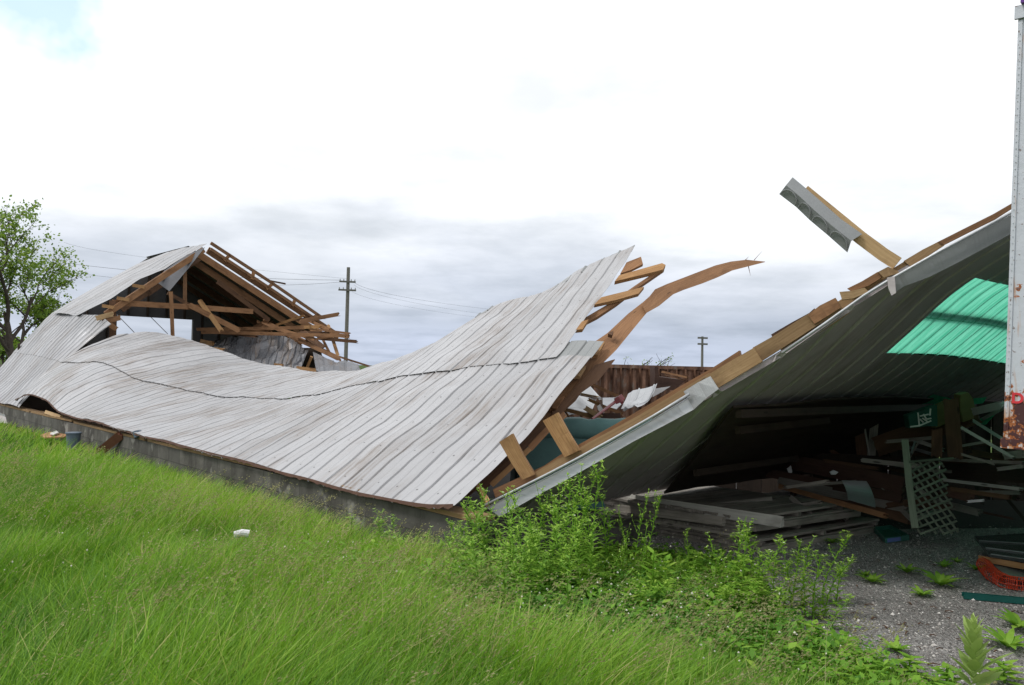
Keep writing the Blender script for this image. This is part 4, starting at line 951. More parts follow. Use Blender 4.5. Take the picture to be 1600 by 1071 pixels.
for a, b in (((738, 268), (745, 332)), ((745, 332), (700, 338)), ((745, 332), (803, 308)), ((748, 300), (765, 316)), ((765, 275), (780, 300)), ((780, 300), (803, 296)), ((800, 248), (797, 282)), ((748, 285), (790, 276)), ((760, 295), (785, 312))):
    plank(mb, [D(*z6(*a), 7.72), D(*z6(*b), 7.72)], .014, .008)
mb.build('white_print', M['paint_white'], sk)
# ribs of the siding
# bent flashing scrap
f1 = gridsheet([[D(1325, 781, 7.55), D(1368, 793, 7.5)], [D(1322, 765, 7.72), D(1364, 772, 7.7)], [D(1315, 751, 7.75), D(1354, 752, 7.75)]], 0, 'bent_flashing', 'zinc', None, pitch=.4, rows=8, dent=.01, h=.004)
tag(f1, 'curled grey metal flashing scrap hanging over the siding boards', 'metal scrap')
dpoly('white_rag', [(1297, 738), (1303, 735), (1310, 738), (1306, 742), (1299, 742)], 8.3, 'white', 'tiny white scrap stuck on the top siding board', 'scrap', .02, conv=idc)
dpoly('white_rag', [(1230, 733), (1236, 728), (1238, 738), (1234, 742)], 8.9, 'white', 'tiny white scrap at the left end of the siding boards', 'scrap', .02, conv=idc)
for i in range(48):
    R2 = random.Random(900 + i); u, v = R2.uniform(1215, 1590), R2.uniform(690, 800); dd_ = R2.uniform(8.2, 9.6); a_ = R2.uniform(-.5, .5) if R2.random() < .75 else R2.uniform(.8, 2.2); l_ = R2.uniform(30, 110)
    if v > 760: dd_ = R2.uniform(7.9, 8.4)
    dplank('board_scrap', (u, v), (u + l_ * math.cos(a_), min(v + l_ * math.sin(a_) * .5, 812)), R2.uniform(3, 10), dd_, dd_ - .3, R2.choice(['brown', 'dark', 'grey', 'redbrown', 'grey', 'brown']), 'splintered board scrap jumbled in the shaded heap under the fallen roof', 'board', .03, .06, 'board scraps in the heap', idc)
for i in range(18):
    R2 = random.Random(300 + i); u, v = R2.uniform(395, 520), R2.uniform(503, 550); w_ = 7.2 + R2.random() * .8; a_ = R2.uniform(-.35, .75); l_ = R2.uniform(18, 48)
    mb = MB(); plank(mb, [W(u, v, w_), W(u + l_ * math.cos(a_), v + l_ * math.sin(a_), w_ + .2)], R2.uniform(.05, .11), .04, jag=.15, jag0=.1)
    tag(mb.build('splintered_lath', M[R2.choice(['rafter', 'brown', 'fresh', 'rafter'])]), 'short splintered lath tangled in the rafter pile beside the gable', 'board', 'splintered laths in the rafter pile')
# added dark boards that block light from behind the heap
blocker = thing('added_light_block', 'added nearly black boards blocking light at the back of the void under the roof', 'light blocker', (4.5, 11, 0))
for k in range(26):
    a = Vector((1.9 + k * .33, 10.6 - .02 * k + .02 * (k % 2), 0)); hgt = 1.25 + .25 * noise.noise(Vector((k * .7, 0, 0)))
    if a.x > 2.6: mb = MB(); plank(mb, [a, a + Vector((0, 0, hgt * min(1, .35 + (a.x - 2.2) * .5)))], .32, .03, face=(0, -1, 0)); mb.build('board', M['dark'], blocker)
# lattice panel
lt = thing('lattice_panel', 'mossy garden lattice panel hanging from a green grey post', 'lattice', D(1450, 835, 7.3))
mb = MB(); plank(mb, [D(1414, 688, 7.6), D(1421, 760, 7.45), D(1430, 826, 7.3)], .062, .05); mb.build('frame_post', M['mossy'], lt)
mb = MB(); plank(mb, [D(1420, 722, 7.5), D(1492, 716, 7.6)], .02, .02); mb.build('top_rail', M['mossy'], lt)
def LT(x, y, off=0):   # panel coordinates 0..1
    a = D(1420, 722, 7.52).lerp(D(1472, 716, 7.6), x); b = D(1432, 822, 7.32).lerp(D(1495, 822, 7.38), x)
    return a.lerp(b, y) + Vector((0, -1, 0)) * off
def clipline(p, d):
    ts = []
    t0, t1 = -9, 9
    for k, (lo, hi) in enumerate(((0, 1), (0, 1.12))):
        if abs(d[k]) < 1e-9: continue
        a, b = (lo - p[k]) / d[k], (hi - p[k]) / d[k]; a, b = min(a, b), max(a, b); t0 = max(t0, a); t1 = min(t1, b)
    return t0, t1
for fam, (dx, dy), off in ((0, (1, -.20), .012), (1, (.62, .62), 0.0)):
    for k in range(-8, 14):
        p = (0, .108 * k + .05) if fam == 0 else (0, .19 * k - .1)
        t0, t1 = clipline(p, (dx, dy))
        if t1 - t0 < .12: continue
        if random.random() < .06: t1 -= .2
        if fam == 0: t1 += random.uniform(-.05, .04)
        mb = MB(); plank(mb, [LT(p[0] + dx * t0, p[1] + dy * t0, off), LT(p[0] + dx * t1, p[1] + dy * t1, off)], .019, .009); mb.build('slat', M['mossy'], lt)
# green tray on the gravel
tr = thing('green_tray', 'shallow green plastic tray with a blue label on the gravel', 'tray', Zp(1395, 848))
q4 = [Zp(*q, .005) for q in [(1366, 832), (1392, 829), (1420, 845), (1384, 850)]]; mb = MB(); poly(mb, [p + Vector((0, 0, .02)) for p in q4], .015)
for i in range(4): plank(mb, [q4[i] + Vector((0, 0, .03)), q4[(i + 1) % 4] + Vector((0, 0, .03))], .05, .01, face=Vector((q4[i] + q4[(i + 1) % 4]) / 2 - sum(q4, Vector()) / 4))
mb.build('tray', M['greenplastic'], tr)
mb = MB(); plank(mb, [q4[3].lerp(q4[2], .05) + Vector((0, -.012, .032)), q4[3].lerp(q4[2], .6) + Vector((0, -.012, .032))], .035, .006, face=(0, -1, 0)); mb.build('label', M['bluelabel'], tr)
# bottom right: dark panels, orange netting, green post
dp = thing('dark_sheet_panel', 'dark smooth sheet panel lying at the lower right edge by the orange netting', 'panel', Zp(1570, 878))
mb = MB(); poly(mb, [Zp(*q, .16) for q in [(1522, 838), (1610, 833), (1640, 882), (1545, 866)]], .02); mb.build('sheet', M['glass'], dp)
for a, b in (((1540, 856), (1620, 866)), ((1548, 866), (1625, 877)), ((1530, 845), (1612, 850))):
    mb = MB(); plank(mb, [Zp(*a, .166), Zp(*b, .166)], .016, .006, face=(0, 0, 1)); mb.build('seam_strip', M['zinc'], dp)
dplank('orange_edge_board', (1533, 873), (1625, 890), 9, 6.6, 6.0, 'fresh', 'orange brown board along the front of the dark sheet panel', 'board', .05, .02, conv=idc)
mb = MB(); poly(mb, [Zp(*q, .08) for q in [(1554, 884), (1620, 889), (1625, 907), (1575, 902)]], .015); tag(mb.build('grey_sheet', M['zinc']), 'light grey sheet below the orange brown board at the lower right', 'metal sheet')
mb = MB(); c0 = [(1537, 882), (1545, 893), (1556, 902), (1572, 910), (1590, 913), (1615, 915)]
cl_ = [Zp(u, v, .05) for u, v in c0]
def cpt(t): i = min(int(t), 4); return cl_[i].lerp(cl_[i + 1], t - i)
for a in np.linspace(0, 5, 30):
    c = cpt(a); ax = (cpt(min(a + .05, 5)) - cpt(max(a - .05, 0))).normalized(); n_ = ax.cross(Vector((0, 0, 1)))
    tube(mb, [c + (n_ * math.cos(t) * (1 + .1 * math.sin(a * 5)) + Vector((0, 0, math.sin(t)))) * .055 for t in np.linspace(0, math.tau, 10)], .003, n=4)
for t in np.linspace(0, math.tau * .9, 9):
    tube(mb, [cpt(a) + (( (cpt(min(a + .05, 5)) - cpt(max(a - .05, 0))).normalized().cross(Vector((0, 0, 1)))) * math.cos(t) + Vector((0, 0, math.sin(t)))) * .055 for a in np.linspace(0, 5, 16)], .0025, n=4)
tag(mb.build('orange_netting', M['orange']), 'rolled orange plastic safety netting on the gravel', 'netting')
mb = MB(); a, b = Zp(1505, 933, .02), Zp(1630, 944, .02)
plank(mb, [a, b], .035, .02, face=(0, 0, 1)); plank(mb, [a + Vector((0, .02, .016)), b + Vector((0, .02, .016))], .03, .004, face=(0, 1, 0)); plank(mb, [a + Vector((0, -.016, .016)), b + Vector((0, -.016, .016))], .03, .004, face=(0, 1, 0))
tag(mb.build('green_fence_post', M['greensteel']), 'green enamelled steel fence post lying on the gravel', 'fence post')
# ---------------------------------------------------------------- trailer
tr0 = D(1567, 697, 4.5); t1 = D(1591.5, 12, 4.5); tilt = (t1 - tr0)
tw = Vector((.70, -.714, 0)).normalized(); tb = Vector((.714, .70, 0)).normalized()
tb.z = -(tb.dot(tilt)) / tilt.z; tb.normalize(); tw.z = -(tw.dot(tilt)) / tilt.z + .0; tw.normalize()
trl = thing('white_trailer', 'tall white box trailer with rust streaked lower corner at the right edge', 'trailer', Vector((tr0.x, tr0.y, 0)))
TH = tilt.length; tz = tilt.normalized()
def TB(name, a0, a1, b0, b1, c0, c1, mat):
    mb = MB(); P = [[tr0 + tw * a + tb * b + tz * c for c in (c0, c1)] for a in (a0, a1) for b in (b0, b1)]
    o = [P[0][0], P[0][1], P[1][0], P[1][1], P[2][0], P[2][1], P[3][0], P[3][1]]; mb.v += o
    for f in ((0, 4, 5, 1), (2, 3, 7, 6), (0, 1, 3, 2), (4, 6, 7, 5), (1, 5, 7, 3), (0, 2, 6, 4)): mb.face(f, [(0, 0), (1, 0), (1, 1), (0, 1)])
    ob = mb.build(name, M[mat], trl); return ob
def settz(ob): return ob
post = TB('corner_post', 0, .20, 0, .16, .02, TH, 'trailer')
TB('side_wall', .20, 2.6, .012, .10, .06, TH - .06, 'trailer'); TB('end_wall', .01, .05, .16, 7, .10, TH - .05, 'trailer'); TB('far_wall', 2.5, 2.6, .10, 7, .1, TH - .05, 'trailer'); TB('floor', .05, 2.5, .12, 7, .05, .14, 'black'); TB('roof', .05, 2.5, .12, 7, TH - .06, TH - .03, 'trailer')
TB('bottom_rail', -.01, 2.6, -.015, .0, -.01, .045, 'trailer'); TB('top_rail', -.015, 2.6, -.02, .0, TH - .07, TH + .005, 'trailer')
TB('added_under_box', .3, 2.3, 1.2, 6.8, -.95, -.02, 'black')  # added black box below the trailer, keeps light out of the heap
mb = MB(); sa = tr0 + tw * .014 - tb * .004
plank(mb, [sa + tz * .05, sa + tz * (TH - .08)], .022, .008, face=-tb)
for i in range(60):
    c = sa + tz * (.08 + i * (TH - .2) / 60) - tb * .006; tube(mb, [c, c - tb * .003], .003, .002, 6)
mb.build('riveted_seam', M['trailer'], trl)
TB('marker_lamp', .02, .07, -.05, .02, TH + .005, TH + .05, 'lens')
fc = bpy.data.curves.new('letter', 'FONT'); fc.body = 'D'; fc.size = .082; fc.extrude = .0015; fc.offset = .003
tmp = bpy.data.objects.new('tmp', fc); COL.objects.link(tmp); bpy.context.view_layer.update()
me = bpy.data.meshes.new_from_object(tmp.evaluated_get(bpy.context.evaluated_depsgraph_get())); bpy.data.objects.remove(tmp)
me.materials.clear(); me.materials.append(M['redletter'])
lo = bpy.data.objects.new('red_letter', me); COL.objects.link(lo)
rm = Matrix((tw, tz, tw.cross(tz))).transposed()
# place its lower left corner
for v in me.vertices: v.co = rm @ v.co
lp = tr0 + tz * ((D(1574, 629, 4.5) - D(1567, 697, 4.5)).length) + tw * .034 - tb * .004
lo.parent = trl; lo.location = lp - trl.location
lo['label'] = 'red letter D'
for u, v, r in ((1578, 645, .024), (1568, 683, .010), (1573, 687, .016), (1586, 690, .010)):
    pass
# ---------------------------------------------------------------- small things by the foundation wall
mb = MB(); a, b = Zp(-25, 640, .28), Zp(33, 662, .02)
t = thing('fallen_ladder_rail', 'dark metal frame leaning in the grass at the far left edge', 'frame', (a + b) / 2)
plank(mb, [a, b], .12, .03); mb.build('rail', M['zinc'], t)
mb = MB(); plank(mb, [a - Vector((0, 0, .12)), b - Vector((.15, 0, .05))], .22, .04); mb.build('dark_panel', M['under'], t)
bk = thing('plastic_bucket', 'blue grey plastic tub in the grass against the block wall', 'tub', Vector((D(115, 676, 13.5).x, D(115, 676, 13.5).y, 0)))
mb = MB(); c = Vector(bk.location)
for (ra, za, rb_, zb_) in ((.10, 0, .115, .29), (.13, .29, .13, .315)):
    tube(mb, [c + Vector((0, 0, za + (zb_ - za) * i / 4)) for i in range(5)], ra, rb_, 16)
mb.build('tub', M['bucket'], bk, smooth=False)
mb = MB(); poly(mb, [Zp(*q, .16) for q in [(62, 680), (78, 675), (106, 679), (100, 683), (70, 684)]], .02); tag(mb.build('plywood_board', M['ply']), 'flat orange plywood piece in the grass beside the blue grey tub', 'plywood')
mb = MB(); poly(mb, [Zp(*q, .2) for q in [(78, 677), (88, 673), (92, 676), (84, 679)]], .02); tag(mb.build('white_scrap', M['white']), 'small white scrap on the orange plywood piece', 'scrap')
mb = MB(); plank(mb, [L(9.0, -.1, .05), L(8.3, .03, .40)], .14, .05, jag=.03); tag(mb.build('leaning_board', M['brick']), 'short reddish brown board leaning on the block wall above the tub', 'board')
mb = MB(); plank(mb, [L(12.2, .1, .44), L(13.4, .1, .47)], .07, .05); tag(mb.build('pale_stick', M['pale']), 'pale stick lying on the wall in the dark raised gap', 'stick')
mb = MB(); tube(mb, [W(215, 675, .05), W(216, 684, .05)], .07, .055, 10); tag(mb.build('pale_cup', M['bucket']), 'small pale green cup stuck under the roof edge', 'cup')
mb = MB(); p = Zp(366, 836, .2); tube(mb, [p, p + Vector((.05, .03, .012)), p + Vector((.1, .05, .0))], .028, .032, 10); tag(mb.build('white_can', M['white']), 'crumpled white can lying in the grass', 'can')
def litter(x, y, a, l, w):
    mb = MB(); p = Vector((x, y, .012)); d = Vector((math.cos(a), math.sin(a), 0)) * l; plank(mb, [p, p + d * .5 + Vector((0, 0, .008)), p + d], w, .004, face=(0, 0, 1)); return mb
lt_ = MB()
for i in range(70):
    R3 = random.Random(4000 + i); v = R3.uniform(872, 1060); u = R3.uniform(1200, 1600); p = Zp(u, v)
    if not inpoly(p.x, p.y, GRAVEL): continue
    m_ = litter(p.x, p.y, R3.uniform(0, 6.28), R3.uniform(.02, .07), R3.uniform(.003, .010)); o = len(lt_.v); lt_.v += m_.v; lt_.f += [tuple(q + o for q in f) for f in m_.f]; lt_.uv += m_.uv
tag(lt_.build('wood_litter', M['brown']), 'tiny brown bark chips and twigs strewn over the gravel', 'litter', kind='stuff')
# ---------------------------------------------------------------- utility poles and wires
def pole(u0, v0, vb, d, ub, arms, lab, rad):
    t_ = D(u0, v0, d); b_ = D(ub, vb, d); dirn = (t_ - b_); foot = b_ - dirn * (b_.z / dirn.z)
    t = thing('utility_pole', lab, 'utility pole', foot)
    mb = MB(); tube(mb, [foot, t_], rad * 1.25, rad, 8); mb.build('mast', M['pole'], t)
    for va, wpx in arms:
        f = (t_.z - D(u0, va, d).z) / (t_.z - b_.z); c = t_.lerp(b_, f); w = wpx * d / FOC / 2
        mb = MB(); ax = Vector((1, .25, 0)).normalized(); plank(mb, [c - ax * w - Vector((0, .2, 0)), c + ax * w - Vector((0, .2, 0))], .14 * d / 60, .1); am = mb.build('crossarm', M['pole'], t)
        for k in ((-.9, -.45, .45, .9) if d < 100 else ()):
            mb = MB(); q = c + ax * (w * k) - Vector((0, .2, 0)); tube(mb, [q, q + Vector((0, 0, .2))], .04, .03, 6); mb.build('insulator', M['pole'], am)
    return t
pole(544.5, 418, 570, 60, 540, [(441, 25), (454, 27)], 'tall grey wooden utility pole with two crossarms beyond the rafter pile', .13)
pole(1097.5, 526, 572, 120, 1097, [(528.5, 17), (538, 17)], 'distant small utility pole above the rusty container', .17)
WR = [([(100, 411, 60), (300, 430, 60), (530, 438, 60)], 'upper power line from the tree to the left utility pole', .022), ([(100, 425, 60), (330, 445, 60), (532, 441, 60)], 'lower power line from the tree to the left utility pole', .018),
      ([(100, 379, 50), (240, 404, 60), (545, 436, 60)], 'highest faint power line left of the gable', .011),
      ([(553, 441, 60), (640, 466, 75), (770, 484, 110)], 'upper power line right of the left utility pole', .016), ([(553, 445, 60), (640, 472, 75), (770, 493, 110)], 'middle power line right of the left utility pole', .013),
      ([(550, 456, 60), (650, 482, 75), (780, 500, 110)], 'lower power line right of the left utility pole', .011)]
for pts, lab, r in WR:
    P3 = [D(*p) for p in pts]; path = []
    for i in range(17):
        x = i / 8; path.append(P3[0] * ((x - 1) * (x - 2) / 2) + P3[1] * (-x * (x - 2)) + P3[2] * (x * (x - 1) / 2))
    mb = MB(); tube(mb, path, r * .6, n=5); tag(mb.build('power_line', M['wire']), lab, 'wire', 'power lines')
for a, b, lab in (((183, 492), (211, 521), 'left slack wire seen through the gable doorway'), ((236, 496), (262, 522), 'right slack wire seen through the gable doorway')):
    mb = MB(); tube(mb, [S(*a, 21.8), S(*b, 21.0)], .012, n=5); tag(mb.build('slack_wire', M['wire']), lab, 'wire')
# ---------------------------------------------------------------- vegetation
def npmesh(name, verts, faces_n, tint, mat, kind=None, smooth=False):
    """verts (N,3) grouped so that consecutive faces_n vertices make one face"""
    me = bpy.data.meshes.new(name); nv = len(verts); nf = nv // faces_n
    me.vertices.add(nv); me.vertices.foreach_set('co', verts.astype(np.float32).ravel())
    me.loops.add(nv); me.loops.foreach_set('vertex_index', np.arange(nv, dtype=np.int32))
    me.polygons.add(nf); me.polygons.foreach_set('loop_start', np.arange(0, nv, faces_n, dtype=np.int32)); me.polygons.foreach_set('loop_total', np.full(nf, faces_n, dtype=np.int32))
    at = me.attributes.new('tint', 'FLOAT', 'POINT'); at.data.foreach_set('value', tint.astype(np.float32))
    me.update(calc_edges=True); me.materials.append(M[mat])
    ob = bpy.data.objects.new(name, me); COL.objects.link(ob)
    if kind: ob['kind'] = kind
    return ob
GP_ = np.array([(p.x, p.y) for p in GRAVEL])
def npinpoly(x, y, P):
    c = np.zeros(len(x), bool); j = len(P) - 1
    for i in range(len(P)):
        m = ((P[i, 1] > y) != (P[j, 1] > y)) & (x < (P[j, 0] - P[i, 0]) * (y - P[i, 1]) / (P[j, 1] - P[i, 1] + 1e-12) + P[i, 0]); c ^= m; j = i
    return c
def swn(x, y, f, seed):   # cheap smooth noise from sines
    r = np.random.default_rng(seed); s = np.zeros_like(x)
    for k in range(6):
        a = r.uniform(0, math.tau); fr = f * r.uniform(.5, 1.8); s += np.sin((x * math.cos(a) + y * math.sin(a)) * fr + r.uniform(0, 6.28))
    return s / 6
def ok_ground(x, y):
    rx, ry = x - A0.x, y - A0.y; s = rx * EE.x + ry * EE.y; w = rx * NN.x + ry * NN.y
    inside = ((w > -.02) & (s > -.6) & (s < 24)) | ((x > .5) & (y > 7.0)) | ((x > 3) & (y > 5.5))
    warpx = x + .12 * swn(x, y, 9, 5); warpy = y + .12 * swn(x, y, 9, 6)
    return ~inside & ~npinpoly(warpx, warpy, GP_)
def wedge(n, y0, y1, p=1.0):
    y = y0 + (y1 - y0) * rng.random(n) ** p
    x = (rng.random(n) * 1.42 - .71) * y; return x, y
def blades(x, y, h, w, lean, az, curve, tint):
    """three-segment tapering blades; returns quads"""
    n = len(x); dx, dy = np.cos(az), np.sin(az); face = rng.uniform(0, math.tau, n); wx, wy = np.cos(face), np.sin(face)
    pts = []
    for t in (0, .38, .72, 1.0):
        b = lean * t + curve * t * t
        px = x + dx * b * h; py = y + dy * b * h; pz = h * (t - .22 * curve * t * t - .10 * lean * t); ww = w * (1 - t ** 1.6) * .5 + .0004
        pts.append((px - wx * ww, py - wy * ww, pz, px + wx * ww, py + wy * ww, pz))
    V_ = np.empty((n, 3, 4, 3))
    for s in range(3):
        a, b = pts[s], pts[s + 1]
        V_[:, s, 0] = np.stack(a[:3], 1); V_[:, s, 1] = np.stack(a[3:], 1); V_[:, s, 2] = np.stack(b[3:], 1); V_[:, s, 3] = np.stack(b[:3], 1)
    return V_.reshape(-1, 3), np.repeat(tint, 12)
CLV = lambda x, y: np.exp(-(((x - .35) / 1.15) ** 2 + ((y - 4.9) / .85) ** 2))
VV = []; TT = []
for n, y0, y1, hm, wm in ((88000, 2.6, 6.2, .31, .0066), (88000, 5.8, 11, .27, .0075), (46000, 10.5, 26, .25, .014), (12000, 25, 75, .28, .05)):
    x, y = wedge(n, y0, y1, 1.1); m = ok_ground(x, y); cl = CLV(x, y); m &= rng.random(n) > cl * .55
    x, y, cl = x[m], y[m], cl[m]; k = len(x)
    big = swn(x, y, .9, 1); mid = swn(x, y, 3.1, 2)
    h = hm * (1.05 + .55 * big + .35 * mid) * rng.uniform(.55, 1.35, k) * (1 - .45 * cl); h = np.clip(h * np.where(x > .0, np.clip(1 - .25 * (x - .0), .6, 1), 1), .05, .62)
    rx, ry = x - A0.x, y - A0.y; wdist = -(rx * NN.x + ry * NN.y); h *= np.clip(.55 + wdist * .8, .55, 1)
    gd = npinpoly(x + .25, y + .1, GP_) | npinpoly(x + .1, y + .3, GP_); h = np.where(gd, h * .6, h)
    tint = np.clip(.43 + .40 * swn(x, y, 1.1, 3) + .16 * mid + .20 * swn(x, y, 9, 31) + rng.normal(0, .17, k) + .022 * (y - 4), 0, .95); tint = np.where(rng.random(k) < .03, 1.0, tint)
    az = rng.normal(.15, 1.15, k) + 1.1 * swn(x, y, 2.2, 41); lean = np.abs(rng.normal(.34, .24, k)) + .35 * np.clip(swn(x, y, 2.6, 42), 0, 1); cur = np.abs(rng.normal(.35, .25, k))
    bw = rng.uniform(.5, 1.3, k) * np.where(rng.random(k) < .10, 2.1, 1); tint = np.where(rng.random(k) < .025, 1.0, tint)
    v, t = blades(x, y, h, wm * bw, lean, az, cur, tint); VV.append(v); TT.append(t)
o = npmesh('meadow_grass', np.concatenate(VV), 4, np.concatenate(TT), 'grass', 'stuff'); tag(o, 'long green meadow grass bending to the right', 'grass')
# seed heads: thin stalks with loose panicles
VV = []; TT = []
for n, y0, y1, sc in ((1900, 2.9, 5.5, 1.0), (1900, 5.0, 9, 1.0), (1300, 8.5, 18, 1.5)):
    x, y = wedge(n, y0, y1, 1.0); px_ = 800 + FOC * x / y
    dens = np.clip(.02 + 2.2 * (swn(x, y, 1.3, 11) + .12) + .25 * (px_ < 500) - .4 * (px_ > 700) - .6 * CLV(x, y), .03, 1); m = ok_ground(x, y) & (rng.random(n) < dens)
    x, y = x[m], y[m]; k = len(x)
    h = rng.uniform(.36, .58, k) * (1 - .15 * (y > 8)); rx, ry = x - A0.x, y - A0.y; wd = -(rx * NN.x + ry * NN.y); h *= np.clip(.6 + wd * .6, .6, 1)
    az = rng.normal(.1, .5, k); lean = rng.uniform(.25, .6, k); cur = rng.uniform(.2, .6, k); tint = rng.random(k) * .6 + .1
    v, t = blades(x, y, h, .0028 * sc * np.ones(k), lean, az, cur, tint); VV.append(v); TT.append(t)
    for j in range(26):
        t_ = rng.uniform(.62, 1.0, k); b = lean * t_ + cur * t_ * t_
        jx = rng.normal(0, .020, k) * (1.3 - t_) * 3; jy = rng.normal(0, .020, k) * (1.3 - t_) * 3; jz = rng.normal(0, .008, k)
        cx = x + np.cos(az) * b * h + jx; cy = y + np.sin(az) * b * h + jy; cz = h * (t_ - .22 * cur * t_ * t_ - .10 * lean * t_) + jz
        s = .0035 * sc; a = rng.uniform(0, 6.28, k); l = .011 * sc
        q = np.empty((k, 4, 3)); ex, ey, ez = np.cos(az) * l, np.sin(az) * l, l * .5
        q[:, 0] = np.stack([cx - np.cos(a) * s, cy - np.sin(a) * s, cz], 1); q[:, 1] = np.stack([cx + ex * .5, cy + ey * .5, cz + ez - s], 1); q[:, 2] = np.stack([cx + ex + np.cos(a) * s, cy + ey + np.sin(a) * s, cz + ez], 1); q[:, 3] = np.stack([cx + ex * .5, cy + ey * .5, cz + ez + s], 1)
        VV.append(q.reshape(-1, 3)); TT.append(np.repeat(np.clip(tint + rng.normal(.1, .2, k), 0, 1), 4))
o = npmesh('grass_seed_heads', np.concatenate(VV), 4, np.concatenate(TT), 'seed', 'stuff'); tag(o, 'brownish wispy seed heads over the meadow grass', 'grass seed heads')
# clover patch with white flower heads
n = 26000; x = rng.normal(.35, 1.25, n); y = rng.normal(4.95, .85, n); m = ok_ground(x, y) & (y > 3) & (rng.random(n) < CLV(x, y) + .15); x, y = x[m], y[m]; k = len(x)
z = .08 + .10 * rng.random(k); VV = []; TT = []; tint = rng.random(k)
for j in range(3):
    a = rng.uniform(0, 6.28, k) + j * 2.09; r = .011; dx, dy = np.cos(a), np.sin(a); q = np.empty((k, 4, 3)); tz_ = rng.normal(0, .004, k)
    q[:, 0] = np.stack([x, y, z], 1); q[:, 1] = np.stack([x + dx * r - dy * r * .6, y + dy * r + dx * r * .6, z + tz_], 1); q[:, 2] = np.stack([x + dx * r * 1.8, y + dy * r * 1.8, z + .002 + tz_], 1); q[:, 3] = np.stack([x + dx * r + dy * r * .6, y + dy * r - dx * r * .6, z - tz_], 1)
    VV.append(q.reshape(-1, 3)); TT.append(np.repeat(tint, 4))
o = npmesh('clover', np.concatenate(VV), 4, np.concatenate(TT), 'clover', 'stuff'); tag(o, 'low clover patch in front of the tall weeds', 'clover')
# broad leaves of low weeds mixed into the right half of the meadow
n = 42000; x = rng.uniform(-2.5, 3.2, n); y = rng.uniform(3.0, 6.6, n); m = ok_ground(x, y) & (rng.random(n) < np.clip(.15 + .9 * swn(x, y, 2.3, 61) + .35 * np.clip(x, -1, 2) + .2, 0, 1) * .75); x, y = x[m], y[m]; k = len(x)
z = rng.uniform(.04, .24, k) * (1 - .25 * np.clip(x, 0, 2)); a = rng.uniform(0, 6.28, k); l = rng.uniform(.025, .075, k); w_ = l * rng.uniform(.18, .4, k); dx, dy = np.cos(a), np.sin(a); up_ = rng.uniform(-.3, .9, k)
q = np.empty((k, 4, 3)); q[:, 0] = np.stack([x, y, z], 1); q[:, 1] = np.stack([x + dx * l * .5 - dy * w_, y + dy * l * .5 + dx * w_, z + up_ * l * .5], 1); q[:, 2] = np.stack([x + dx * l, y + dy * l, z + up_ * l * .75], 1); q[:, 3] = np.stack([x + dx * l * .5 + dy * w_, y + dy * l * .5 - dx * w_, z + up_ * l * .55], 1)
o = npmesh('leafy_ground_cover', q.reshape(-1, 3), 4, np.repeat(np.clip(.35 + .3 * swn(x, y, 4, 62) + rng.normal(0, .2, k), 0, 1), 4), 'weed', 'stuff'); tag(o, 'low broad leaved plants mixed into the grass near the gravel', 'ground cover')
def blobs(x, y, z, r, tint, mat, name, lab, cat, stretch=1.0):
    k = len(x); base = np.array([(1, 0, 0), (-1, 0, 0), (0, 1, 0), (0, -1, 0), (0, 0, 1), (0, 0, -1)], float)
    tri = [(0, 2, 4), (2, 1, 4), (1, 3, 4), (3, 0, 4), (2, 0, 5), (1, 2, 5), (3, 1, 5), (0, 3, 5)]
    q = np.empty((k, 8, 3, 3)); jit = 1 + rng.normal(0, .22, (k, 6)); rot = rng.uniform(0, 6.28, k)
    for i, t in enumerate(tri):
        for j, v in enumerate(t):
            b = base[v]; rr = r * jit[:, v]; bx = b[0] * np.cos(rot) - b[1] * np.sin(rot); by = b[0] * np.sin(rot) + b[1] * np.cos(rot)
            q[:, i, j, 0] = x + bx * rr; q[:, i, j, 1] = y + by * rr; q[:, i, j, 2] = z + b[2] * rr * stretch
    o = npmesh(name, q.reshape(-1, 3), 3, np.repeat(tint, 24), mat, 'stuff'); tag(o, lab, cat); return o
n = 330; x = rng.normal(.3, 1.0, n); y = rng.normal(4.9, .75, n); m = ok_ground(x, y) & (y > 3.3); x, y = x[m], y[m]
x2, y2 = wedge(420, 3.2, 11, 1.0); m = ok_ground(x2, y2) & (swn(x2, y2, 1.1, 21) > .12); x = np.concatenate([x, x2[m]]); y = np.concatenate([y, y2[m]]); k = len(x)
blobs(x, y, .17 + .10 * rng.random(k), .0062 * rng.uniform(.6, 1.3, k), rng.random(k), 'flower', 'clover_flowers', 'tiny white clover flower heads scattered through the grass', 'flowers')
# loose stones on the yard
n = 70000; yy = 3.2 + 7.3 * rng.random(n) ** 1.2; xx = rng.uniform(.5, 7.6, n)
m = npinpoly(xx, yy, GP_) & (np.abs(xx / yy) < .72); xx, yy = xx[m], yy[m]; k = len(xx); r = .0045 + .0045 * rng.random(k) ** 2 + .010 * (rng.random(k) < .012)
blobs(xx, yy, r * .5, r, np.clip(rng.random(k) ** 1.6 + .05, 0, 1), 'stonebits', 'loose_gravel', 'small crushed grey limestone stones on the yard', 'gravel', .7)
